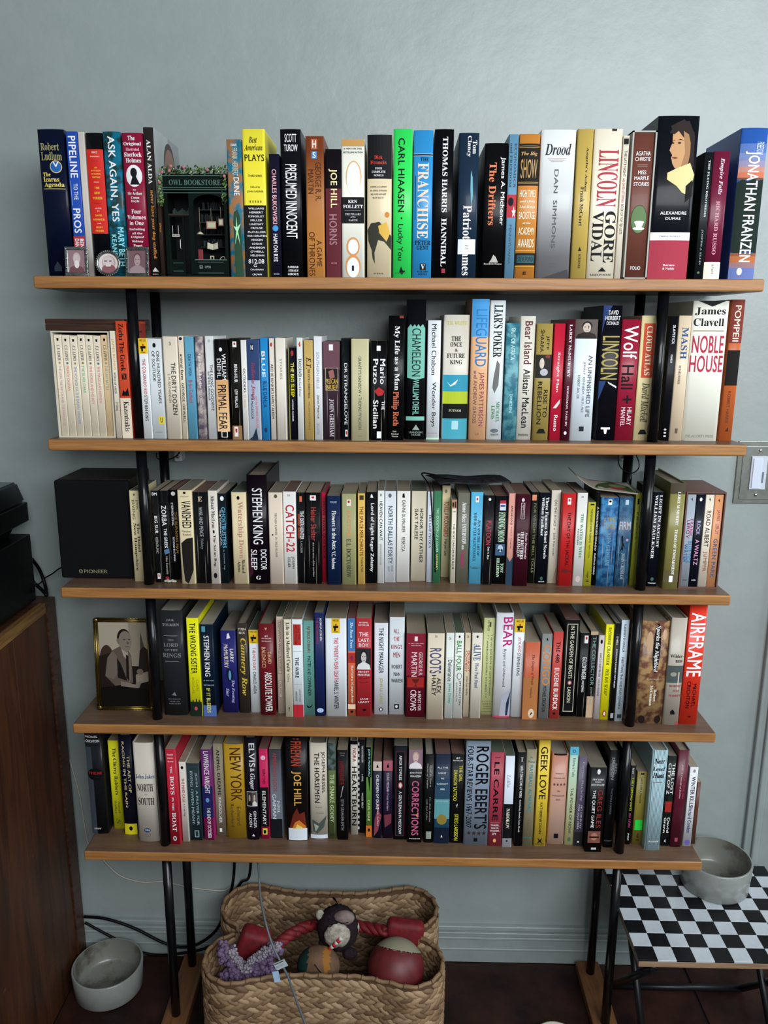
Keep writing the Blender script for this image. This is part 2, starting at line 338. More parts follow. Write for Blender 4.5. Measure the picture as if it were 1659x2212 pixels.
def make_book(X0, X1, Yf, z0, H, kind, color, label, items, depth=None, group=None, side=None):
    k = kind[0]; worn = 'w' in kind; t = X1-X0
    def wide(it):
        if it[0] != 'V': return it[:2]+(paper(it[2]),)+it[3:]
        busy = any(o is not it and o[0] in 'VH' and o[3] < it[4] and o[4] > it[3] for o in items); c_ = (it[5]+it[6])/2; h_ = (it[6]-it[5])/2*(1 if z0 > 1.5 else 1.05 if busy else 1.2)
        h_ = min(h_, c_-.04, .96-c_) if h_ > .12 else h_
        return it[:2]+(paper(it[2]),)+it[3:5]+(c_-h_, c_+h_)+it[7:]
    items = [wide(i) for i in items]
    bow = {'h': min(.003, t*.075), 'p': min(.0005, t*.02), 't': .0003, 'x': .0}[k]
    D = depth or {'h': .156, 'p': .108, 't': .136, 'x': .165}[k]; D = min(D, SD+.016-Yf)
    if k == 'p' and H > .2: D = min(.135, SD+.016-Yf)
    bk = thing('book', label, 'book', ((X0+X1)/2, Yf+bow, z0), group=group)
    rough = .38 if k == 'h' else .45
    wall = .0022 if k == 'h' and t > .012 else .0004
    cm = mat(paper(color), rough, worn, span=H, coat=.12 if (k == 'h') else .04)
    if k == 'x':   # a case open at the front with the volume's spine showing
        bm = bmesh.new(); w = .0025
        B(bm, -t/2, -t/2+w, 0, D, 0, H); B(bm, t/2-w, t/2, 0, D, 0, H); B(bm, -t/2, t/2, 0, D, H-w, H); B(bm, -t/2, t/2, 0, D, 0, w)
        fin('slipcase', bm, mat('#a8a8a0', .5), bk); cv = shell_bm(t-2*w-.001, D-.01, H-2*w-.001, .0015, .002)
        bmesh.ops.translate(cv, vec=(0, .0035, w+.0004), verts=cv.verts); fin('cover', cv, cm, bk)
        box('pages', -t/2+.005, t/2-.005, .006, D-.012, .006, H-.006, PAGE[0], bk)
        tt, HH, sy, zz, bw = t-2*w-.001, H-2*w, .0035, w, .0015
    else:
        fin('cover', shell_bm(t, D, H, bow, wall), cm, bk)
        ins = .003 if k == 'h' else .0002
        pg = random.choice(PAGE[:3]) if k != 'p' else random.choice([PAGE[0], PAGE[0], PAGE[1], PAGE[1], PAGE[3], PAGE[4]])
        wv = wall+.0001; box('pages', -t/2+wv, t/2-wv, .0014, D-(.004 if k == 'h' else .0005), ins*.5, H-ins, pg, bk)
        tt, HH, sy, zz, bw = t, H, 0, 0, bow
    if items:
        def mp(u, v, l): x = (u-.5)*tt*.985; return (x, sy-bw*(1-(2*x/tt)**2)-l, zz+HH*(1-v))
        cuts = 8 if bw > .0008 else 5
        pr = [i for i in items if i[0] in 'REP']; tx = [i for i in items if i[0] in 'VH']
        if pr:
            q_ = print_on('spine_print', pr, mp, bk, cuts, .62, span=H)
            q_['kind'] = 'stuff'
        if tx: ql = print_on('spine_lettering', tx, mp, bk, cuts, .55, lift0=.00024+min(.00003*len(pr), .00045), step=0); ql['kind'] = 'stuff'
    if side:
        s, its = side; xs = t/2 if s > 0 else -t/2
        print_on('cover_print', its, lambda u, v, l: (xs+s*l, D*u, H*(1-v)), bk, 0, rough, lift0=.0002)
    return bk
# ---------------------------------------------------------------- the books
# (left, right, foot, head) of each spine as measured on the shelf, kind, cover colour, what it looks like, print on the spine
W_, K_, CR = '#e8eaec', '#0b0c10', '#d9d2c2'
def V(t, c, v0, v1, u0=.22, u1=.78, s='B'): return ('V', t, c, v0, v1, u0, u1, s)
def H(t, c, v0, v1, u0=.1, u1=.9, s='B'): return ('H', t, c, v0, v1, u0, u1, s)
def R(c, v0, v1, u0=0, u1=1): return ('R', '', c, v0, v1, u0, u1, '')
def E(c, v0, v1, u0=.2, u1=.8): return ('E', '', c, v0, v1, u0, u1, '')
def P(c, *pts): return ('P', pts, c, 0, 0, 0, 0, '')
def FACE(v0, v1, u0, u1, bg, skin, hair, coat):
    du, dv = u1-u0, v1-v0
    q = lambda a, b: (u0+a*du, v0+b*dv)
    return [R(bg, v0, v1, u0, u1), E(hair, v0+.1*dv, v0+.6*dv, u0+.28*du, u0+.74*du), E(skin, v0+.18*dv, v0+.68*dv, u0+.32*du, u0+.68*du),
            P(coat, q(.02, 1), q(.1, .78), q(.38, .66), q(.62, .66), q(.9, .78), q(.98, 1)), R(hair, v0+.38*dv, v0+.41*dv, u0+.38*du, u0+.46*du),
            R(hair, v0+.38*dv, v0+.41*dv, u0+.54*du, u0+.62*du), R('#7a3a34', v0+.56*dv, v0+.58*dv, u0+.44*du, u0+.57*du)]
GUN = lambda v0, v1: [R('#e8b020', v0, v1), H('HARD CASE', K_, v0+.008, v0+.03, .15, .85), E('#c03820', v0+(v1-v0)*.35, v0+(v1-v0)*.5, .42, .62), R(K_, v0+(v1-v0)*.5, v0+(v1-v0)*.66, .2, .8), R(K_, v0+(v1-v0)*.6, v0+(v1-v0)*.85, .3, .5), H('CRIME', K_, v1-.02, v1-.006, .25, .75)]
CLASSIC = lambda: [R(W_, .03, .085, .3, .7), E('#c03028', .04, .065, .4, .6)]
S1 = [
 (105,160,0,279,'h','#071029','thick navy book with gold lettering at the left end',[H('Robert','#8f8a62',.09,.14,.08,.8,'r'),H('Ludlum','#8f8a62',.15,.205,.08,.88,'r'),E('#b5a878',.205,.29,.4,.86),E('#1c5fa8',.212,.283,.43,.83),H('V',W_,.215,.25,.52,.74),H('The','#e6c45e',.285,.312,.1,.4,'r'),H('Icarus','#e6c45e',.316,.347,.1,.72,'r'),H('Agenda','#e6c45e',.352,.388,.12,.9,'r'),R('#e6c45e',.393,.397,.1,.92),P('#2b3640',(.25,.93),(.4,.89),(.55,.93),(.55,.96),(.25,.96))]),
 (165,189,0,284,'p','#2450b4','blue book with big white letters and a red foot',[V('PIPELINE',W_,.03,.31,.18,.82),V('TO THE',W_,.35,.46,.35,.72),R('#9fb4e0',.33,.5,.12,.15),V('PROS',W_,.52,.69,.15,.8),R('#a8323c',.71,1),V('BEN K',W_,.73,.83,.55,.9),V('DANNY',W_,.73,.83,.12,.48)]),
 (190,203,0,285,'p','#b9b3aa','thin pale grey book squeezed beside the blue one',[]),
 (205,240,0,287,'h','#0b0c10','black book with a long red panel and yellow words',[R('#d5261d',.11,.69),H('FIERCE',CR,.125,.137,.32,.68),H('PAJAMAS',CR,.155,.165,.22,.78),R('#7c1710',.188,.191,.3,.7),H('AN','#e8b83c',.23,.24,.42,.58),H('ANTHOLOGY','#e8b83c',.25,.26,.2,.8),H('OF HUMOR','#e8b83c',.272,.283,.22,.78),H('WRITING','#e8b83c',.295,.306,.26,.74),H('FROM',CR,.33,.337,.35,.65),H('THE','#e8b83c',.365,.38,.35,.65),H('NEW','#e8b83c',.4,.416,.33,.67),H('YORKER','#e8b83c',.435,.452,.2,.8),R('#7c1710',.478,.481,.3,.7),H('EDITED',CR,.51,.518,.3,.7),H('BY',CR,.53,.537,.42,.58),H('DAVID','#e8b83c',.557,.57,.3,.7),H('REMNICK','#e8b83c',.585,.598,.15,.85),H('AND',CR,.615,.622,.38,.62),H('HENRY','#e8b83c',.64,.652,.3,.7),H('FINDER','#e8b83c',.665,.677,.25,.75)]),
 (241,277,0,284,'h','#0f6f8c~#1d3b3a','blue green marbled book with slanting white letters',[V('ASK AGAIN, YES',W_,.03,.61,.22,.7),V('MARY BETH','#8fd0e0',.65,.92,.55,.9),V('KEANE','#8fd0e0',.7,.85,.15,.45)]),
 (280,324,0,287,'h','#8f1638','crimson book with an oval and stacked white words',[H('The',W_,.02,.05,.3,.65,'r'),H('Original',W_,.06,.09,.08,.92,'r'),H('Illustrated','#d8a0b0',.1,.12,.18,.82,'r'),H('Sherlock',W_,.13,.16,.08,.92,'r'),H('Holmes',W_,.17,.2,.15,.88,'r'),E(W_,.215,.365,.12,.9),P('#15161a',(.3,.35),(.42,.3),(.42,.25),(.6,.25),(.62,.3),(.78,.35)),E('#15161a',.235,.3,.34,.66),H('by',W_,.38,.393,.42,.58,'r'),H('Sir Arthur',W_,.4,.42,.15,.85,'r'),H('Conan',W_,.43,.448,.3,.7,'r'),H('Doyle',W_,.455,.475,.3,.7,'r'),H('Four',W_,.52,.55,.28,.75,'r'),H('Volumes',W_,.56,.59,.05,.95,'r'),H('in One',W_,.6,.63,.15,.85,'r'),H('Including',W_,.65,.67,.12,.88,'r'),H('all the',W_,.68,.695,.25,.75,'r'),H('Original',W_,.705,.725,.18,.82,'r'),H('Sidney',W_,.735,.755,.22,.78,'r'),H('Paget',W_,.765,.785,.28,.72,'r'),H('Illustrations',W_,.795,.815,.06,.94,'r')]),
 (326,347,0,275,'h','#2b2524','dark brown book with white and orange lettering and a grey cover',[V('ALAN ALDA',W_,.08,.37,.3,.7,'r'),V('never have your dog stuffed','#d88a3a',.41,.87,.35,.75,'r'),P(W_,(.2,.96),(.5,.93),(.85,.96)),R('#b9b3aa',.975,.98,.2,.8)]),
 (348,356,0,431,'p','#33241d','thin short brown book beside the toy shopfront',[V('always','#c0702a',.3,.42,.2,.8,'i')]),
 (499,530,0,301,'p','#1e6f86~#9a6a3c','teal and sand painted book showing a cloaked figure',[H('FRANK',W_,.03,.05,.3,.7),V('FRANK HERBERT','#9fb0ac',.06,.26,.35,.72,'s'),V('DUNE',W_,.27,.4,.4,.78,'s'),P('#2a4a34',(.35,1),(.28,.6),(.35,.52),(.6,.5),(.75,.55),(.82,.7),(.9,1)),P('#9fd8a8',(.52,.55),(.56,.63),(.8,.6),(.6,.66),(.72,.76),(.54,.68),(.36,.76),(.48,.66),(.28,.62),(.48,.63))]),
 (532,579,0,279,'p','#d8cc38','thick yellow and black book listing names',[H('Best',K_,.05,.09,.3,.66,'i'),H('American',K_,.1,.14,.08,.9,'i'),H('PLAYS',K_,.165,.21,.08,.97),H('THIRD SERIES',K_,.3,.315,.22,.85),H('Edited by',K_,.375,.392,.32,.75),H('JOHN GASSNER',K_,.405,.422,.15,.9),H('* * * * *',K_,.47,.49,.25,.8),R('#101114',.505,1)]+[H(t,W_,.52+.0268*k,.533+.0268*k,.5-.045*len(t)+.04,.5+.045*len(t)+.04) for k,t in enumerate(('WILLIAMS','HERBERT','KINGSLEY','MILLER','LINDSAY','CROUSE','McCULLERS','VAN DRUTEN','HEGGEN','LOGAN','ANDERSON',"O'NEILL",'HELLMAN'))]+[H('812.08',W_,.875,.905,.12,.85,'m'),H('G',W_,.91,.93,.35,.5,'m'),H('CHAPMAN',W_,.942,.953,.2,.8),H('CROWN',W_,.975,.987,.28,.72)]),
 (587,608,0,333,'p','#17162a','narrow midnight blue book with pink capitals',[V('CHARLES BUKOWSKI','#e0a0a8',.12,.56,.25,.7),E('#3f8fd0',.57,.62,.2,.8),V('HAM ON RYE',W_,.64,.87,.25,.7),H('ecco','#8a8f9c',.965,.98,.2,.8)]),
 (611,654,0,279,'h','#0c0d10','tall black book with large condensed white capitals',[H('SCOTT',W_,.03,.085,.22,.8,'s'),H('TUROW',W_,.1,.145,.18,.85,'s'),V('PRESUMED INNOCENT',W_,.23,.73,.22,.78,'s'),H('FARRAR',W_,.92,.935,.25,.8,'r'),H('STRAUS',W_,.945,.96,.28,.78,'r'),H('GIROUX',W_,.97,.985,.25,.8,'r')]),
 (664,702,0,294,'p','#7b3b1c|#c98a48','copper gold book with brown lettering',[R('#a86040',.02,.09,.3,.65),H('H',W_,.03,.08,.38,.58),R('#3c86c8',.105,.155,.32,.62),H('S',W_,.11,.15,.38,.56),V('GEORGE R. R.','#4c2410',.18,.45,.52,.85,'s'),V('MARTIN','#4c2410',.23,.4,.12,.42,'s'),V('A GAME','#4c2410',.73,.92,.55,.85,'s'),V('OF THRONES','#4c2410',.67,.99,.12,.45,'s')]),  # cover gradient: printed gold, with some glare painted into the colour
 (705,738,0,322,'p','#141014','black over dark red book with cream capitals',[R('#5c1020',.3,1),V('JOE HILL','#e0cf9a',.15,.45,.2,.75),V('HORNS','#9c7078',.5,.74,.22,.72),H('wm','#b8787c',.88,.89,.3,.7)]),
 (739,787,0,301,'p','#e5dccb','cream arch-patterned book with a black name panel',[R('#b58a4a',0,.05),H('#1 NEW YORK TIMES',K_,.06,.072,.1,.9),H('BESTSELLING AUTHOR',K_,.085,.097,.08,.94),E('#c9a070',.15,.38,.18,.88),E('#ece6da',.16,.4,.22,.84),R('#101012',.41,.6),H('KEN',W_,.43,.453,.28,.68,'r'),H('FOLLETT',W_,.465,.49,.06,.94,'r'),R('#8f8f8f',.505,.507,.12,.85),H('THE PILLARS','#b8b8b8',.525,.54,.14,.84,'r'),H('of the','#b8b8b8',.548,.56,.38,.62,'i'),H('EARTH','#b8b8b8',.57,.583,.3,.7,'r'),E('#c98a50',.7,.84,.2,.8),E('#ece6da',.715,.825,.27,.73),E('#c98a50',.83,1.0,.15,.85),E('#ece6da',.85,1.0,.22,.78),R('#16171a',.91,.95,.44,.54)]),
 (793,845,0,291,'h','#c9bb9a','cream book with a black top and a horse picture',[R('#101114',0,.3),H('Dick','#c03a30',.14,.165,.28,.62,'r'),H('Francis','#c03a30',.175,.2,.12,.78,'r'),H('FOUR',W_,.222,.236,.32,.6,'r'),H('COMPLETE',W_,.245,.26,.18,.74,'r'),H('NOVELS',W_,.27,.284,.26,.66,'r'),H('ODDS AGAINST','#4a4438',.35,.362,.12,.8,'r'),H('FLYING FINISH','#4a4438',.377,.388,.12,.8,'r'),H('BLOOD SPORT','#4a4438',.402,.414,.14,.78,'r'),H('RAT RACE','#4a4438',.427,.438,.22,.68,'r'),P('#3a3830',(.0,.66),(.15,.61),(.5,.6),(1,.7),(1,.8),(.7,.74),(.45,.73),(.3,.82),(.32,.9),(.22,.86),(.18,.8),(.05,.74)),P('#c8a040',(.45,.63),(.8,.6),(.95,.68),(.8,.74),(.5,.68)),E('#c07a30',.53,.57,.72,.92),H('AVENEL',K_,.965,.975,.25,.7,'r')]),
 (848,888,0,278,'h','#2fcf58','bright lime green book with black lettering',[V('CARL HIAASEN',K_,.06,.55,.25,.6),E(K_,.585,.597,.4,.5),V('Lucky You',K_,.63,.88,.2,.55,'s'),P(K_,(.45,.92),(.55,.95),(.7,.95),(.5,.98),(.35,.96)),H('K N O P F','#1c6a34',.963,.973,.15,.7)]),
 (890,931,0,281,'h','#2f8cc8','sky blue book with striped cream capitals',[R('#e0c8b8',.155,.157),R('#101114',.158,.166),R('#e0c8b8',.168,.17),H('THE',K_,.18,.205,.35,.8,'r'),V('FRANCHISE','#e0c0a8',.215,.725,.22,.8,'r'),R('#101114',.3,.6,.1,.13),H('PETER',K_,.74,.77,.12,.95,'r'),H('GENT',K_,.775,.805,.22,.85,'r'),R('#101114',.9,.945,.4,.72),H('V',W_,.905,.94,.45,.67,'r'),H('VILLARD',K_,.95,.962,.25,.85,'r'),H('BOOKS',K_,.967,.98,.32,.78,'r')]),
 (934,974,0,279,'h','#08080b','glossy black book with wide-spaced thin white capitals',[V('THOMAS HARRIS','#e8e8e0',.05,.55,.42,.7,'r'),V('HANNIBAL','#e8e8e0',.59,.92,.42,.7,'r'),R('#a02040',.935,.965,.48,.68)]),
 (985,1027,0,287,'h','#1c2e42','slate blue book in a plastic cover with a white label',[V('Tom',W_,.05,.14,.68,.9,'r'),V('Clancy',W_,.02,.16,.38,.62,'r'),P('#5fa0b0',(.62,.25),(.72,.3),(.76,.42),(.68,.5),(.62,.38)),V('Patriot Games',W_,.49,.98,.28,.72,'r'),R('#d4dae6',.725,.83,.05,.95),H('FIC',K_,.765,.775,.42,.6),H('CLA',K_,.785,.795,.42,.6)]),
 (1040,1088,0,309,'h','#0b0b0d','worn black book with orange condensed lettering',[V('James A. Michener',W_,.1,.6,.68,.92,'s'),V('The Drifters','#d87850',.14,.6,.2,.52,'r'),P('#a8a49c',(.4,.86),(.5,.82),(.62,.84),(.72,.88),(.3,.88)),H('Random House','#d0ccc4',.885,.895,.08,.9,'r')]),
 (1089,1109,0,290,'p','#5f8ca8','narrow grey-blue book with a red star block',[V('ECONOMICS','#1c3a50',.06,.36,.6,.85,'r'),V('and FREEDOM','#1c3a50',.06,.36,.15,.4,'r'),R('#b82838',.41,.57),E('#14161c',.43,.49,.1,.7),P(W_,(.75,.49),(.82,.52),(.98,.52),(.85,.54),(.9,.57),(.75,.55),(.6,.57),(.66,.54),(.52,.52),(.68,.52)),V('PENNSYLVANIA','#2c4a60',.62,.9,.35,.6,'s')]),
 (1111,1154,0,289,'h','#c07c34','orange brown book with black bands and gold lines',[R('#15130f',.065,.35),R('#c89a4a',.08,.083),R('#c89a4a',.09,.093),H('The Big','#c89a6a',.12,.15,.1,.9,'i'),H('SHOW','#b08a50',.17,.3,.1,.92,'s'),R('#c89a4a',.325,.328),R('#c89a4a',.335,.338),H('HIGH TIMES','#f0d8c0',.38,.43,.1,.9,'s'),H('and Dirty','#f0d8c0',.45,.47,.12,.88,'i'),H('Dealings','#f0d8c0',.485,.51,.1,.9,'i'),H('BACKSTAGE','#f0d8c0',.53,.58,.1,.9,'s'),H('at the','#f0d8c0',.6,.615,.3,.7,'i'),H('ACADEMY','#f0d8c0',.64,.69,.1,.9,'s'),H('AWARDS','#f0d8c0',.72,.78,.1,.9,'s'),R('#e0b050',.8,.803),R('#15130f',.82,.905),R('#2a5a60',.835,.89,.08,.95),H('STEVE POND','#15130f',.845,.88,.12,.9,'s'),R('#e0b050',.915,.918),H('ff',K_,.95,.975,.4,.6,'r')]),
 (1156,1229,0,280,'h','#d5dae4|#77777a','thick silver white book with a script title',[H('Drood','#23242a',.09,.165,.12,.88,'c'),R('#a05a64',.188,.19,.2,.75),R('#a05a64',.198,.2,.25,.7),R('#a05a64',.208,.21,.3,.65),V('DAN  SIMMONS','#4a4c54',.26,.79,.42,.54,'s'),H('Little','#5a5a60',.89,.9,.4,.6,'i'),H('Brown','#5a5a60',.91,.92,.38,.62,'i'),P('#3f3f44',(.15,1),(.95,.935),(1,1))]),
 (1232,1265,0,278,'h','#b39a50','golden tan book with small black serif lettering',[V("Angela's Ashes",K_,.12,.41,.56,.75,'r'),V('Frank McCourt',K_,.38,.64,.35,.58,'r'),P(K_,(.5,.78),(.62,.81),(.4,.81)),V('SCRIBNER',K_,.83,.93,.45,.6,'r')]),
 (1267,1326,0,278,'h','#ddd0bc','cream book with huge red and black lettering',[V('LINCOLN','#b0203c',.135,.51,.18,.92,'r'),V('GORE',K_,.54,.89,.55,.95,'r'),V('VIDAL',K_,.54,.88,.1,.5,'r'),P(K_,(.45,.94),(.55,.92),(.7,.95),(.4,.95)),H('RANDOM HOUSE',K_,.965,.98,.12,.9,'s'),R('#2c1c14',0,.015,.6,.78)]),
 (1327,1340,0,293,'p','#cfc5b4','thin cream book with tiny dense lettering',[R(K_,.02,.06,.1,.9),V('THE LATE NIGHT','#20201c',.1,.28,.3,.75,'s'),V('BOOK OF TOP TEN LISTS','#20201c',.47,.68,.3,.75,'s'),V('with DAVID LETTERMAN','#9a2030',.29,.46,.3,.75,'s')]),
 (1346,1397,0,282,'x','#6e3f33','brown slipcased volume with a green oval',[H('AGATHA',W_,.125,.155,.14,.86,'s'),H('CHRISTIE',W_,.165,.19,.12,.88,'s'),R('#b0a098',.215,.217,.25,.75),R('#b0a098',.225,.227,.25,.75),H('MISS',W_,.255,.282,.3,.7,'s'),H('MARPLE',W_,.295,.32,.14,.86,'s'),H('STORIES',W_,.335,.36,.12,.88,'s'),E('#22301e',.49,.69,.1,.9),E('#5c7a4c',.493,.687,.12,.88),E('#dfe6ec',.6,.62,.28,.78),P('#dfe6ec',(.3,.61),(.76,.61),(.65,.65),(.42,.65)),E('#dfe6ec',.645,.665,.22,.82),H('FOLIO',W_,.92,.945,.25,.75,'s')]),
 (1398,1484,0,250,'h','#0e1118','very thick black and red book bearing a painted portrait',[P('#1e1a16',(.3,.06),(.62,.02),(.9,.1),(.95,.3),(.8,.34),(.5,.2)),P('#b88c60',(.36,.11),(.5,.085),(.62,.08),(.76,.11),(.82,.16),(.83,.22),(.8,.28),(.7,.32),(.56,.325),(.46,.31),(.4,.285),(.38,.262),(.36,.25),(.385,.235),(.36,.225),(.31,.205),(.33,.185),(.37,.16)),P('#241a14',(.28,.1),(.45,.04),(.75,.03),(.92,.12),(.93,.3),(.8,.3),(.78,.16),(.6,.12),(.5,.09),(.4,.11)),P('#9a7048',(.62,.09),(.76,.11),(.82,.16),(.83,.22),(.8,.28),(.7,.32),(.62,.3),(.7,.22),(.66,.15)),P('#2a1a12',(.48,.145),(.56,.137),(.66,.147),(.56,.143)),E('#2a1a12',.155,.167,.5,.58),P('#2a1a12',(.35,.15),(.42,.143),(.43,.147)),E('#2a1a12',.157,.167,.36,.41),P('#7a3028',(.37,.249),(.45,.244),(.54,.251),(.45,.257)),P('#cdbb84',(.3,.34),(.55,.31),(.85,.28),(.98,.35),(.9,.48),(.7,.46),(.55,.42),(.3,.38)),P('#15120f',(.78,.42),(.95,.38),(.96,.48),(.8,.52)),H('ALEXANDRE',W_,.575,.595,.2,.86),H('DUMAS',W_,.61,.628,.34,.72),R('#d8dee6',.705,.755),H('THREE NOVELS','#5c6470',.725,.735,.22,.75,'r'),R('#a82840',.755,1),H('Barnes','#e8d8dc',.905,.917,.36,.66,'r'),H('& Noble','#e8d8dc',.927,.94,.36,.66,'r')]),
 (1499,1518,0,329,'p','#14191b','narrow black book with spaced grey capitals',[V('THE FLYING BROTHERS','#b8c0c0',.06,.5,.5,.72,'r'),V('JOSEPH J. ELLIS','#8a9494',.6,.88,.4,.6,'r'),E('#5c6a50',.935,.955,.3,.6)]),
 (1519,1554,0,327,'h','#6e1836','maroon book with a cream foot and script title',[V('Empire Falls','#e0c0c8',.05,.33,.38,.68,'c'),V('RICHARD RUSSO','#c88a9c',.38,.8,.38,.62,'r'),R('#d8d2c0',.86,1),V('KNOPF','#5a5a60',.88,.96,.45,.58,'r')]),
 (1573,1629,0,276,'h','#2c5cae','sunset lake coloured book with giant white letters at the right end',[R('#4c6cae',.1,.16),R('#6c7cac',.16,.21),R('#8a80a0',.21,.25),R('#b07c70',.25,.285),R('#c06848',.285,.32),R('#6a4430',.32,.335),P('#12241c',(0,.35),(.2,.33),(.4,.345),(.6,.325),(.8,.34),(1,.33),(1,.82),(.6,.8),(.3,.83),(0,.81)),R('#8a5030',.82,.84),R('#b06030',.84,.885),R('#8c6c70',.885,.92),R('#5c6ea8',.92,1),V('FREEDOM','#b0bcd8',.09,.17,.6,.88,'s'),V('JONATHAN FRANZEN',W_,.15,.88,.2,.78,'B'),E('#d8d8e0',.92,.97,.3,.5)]),
]
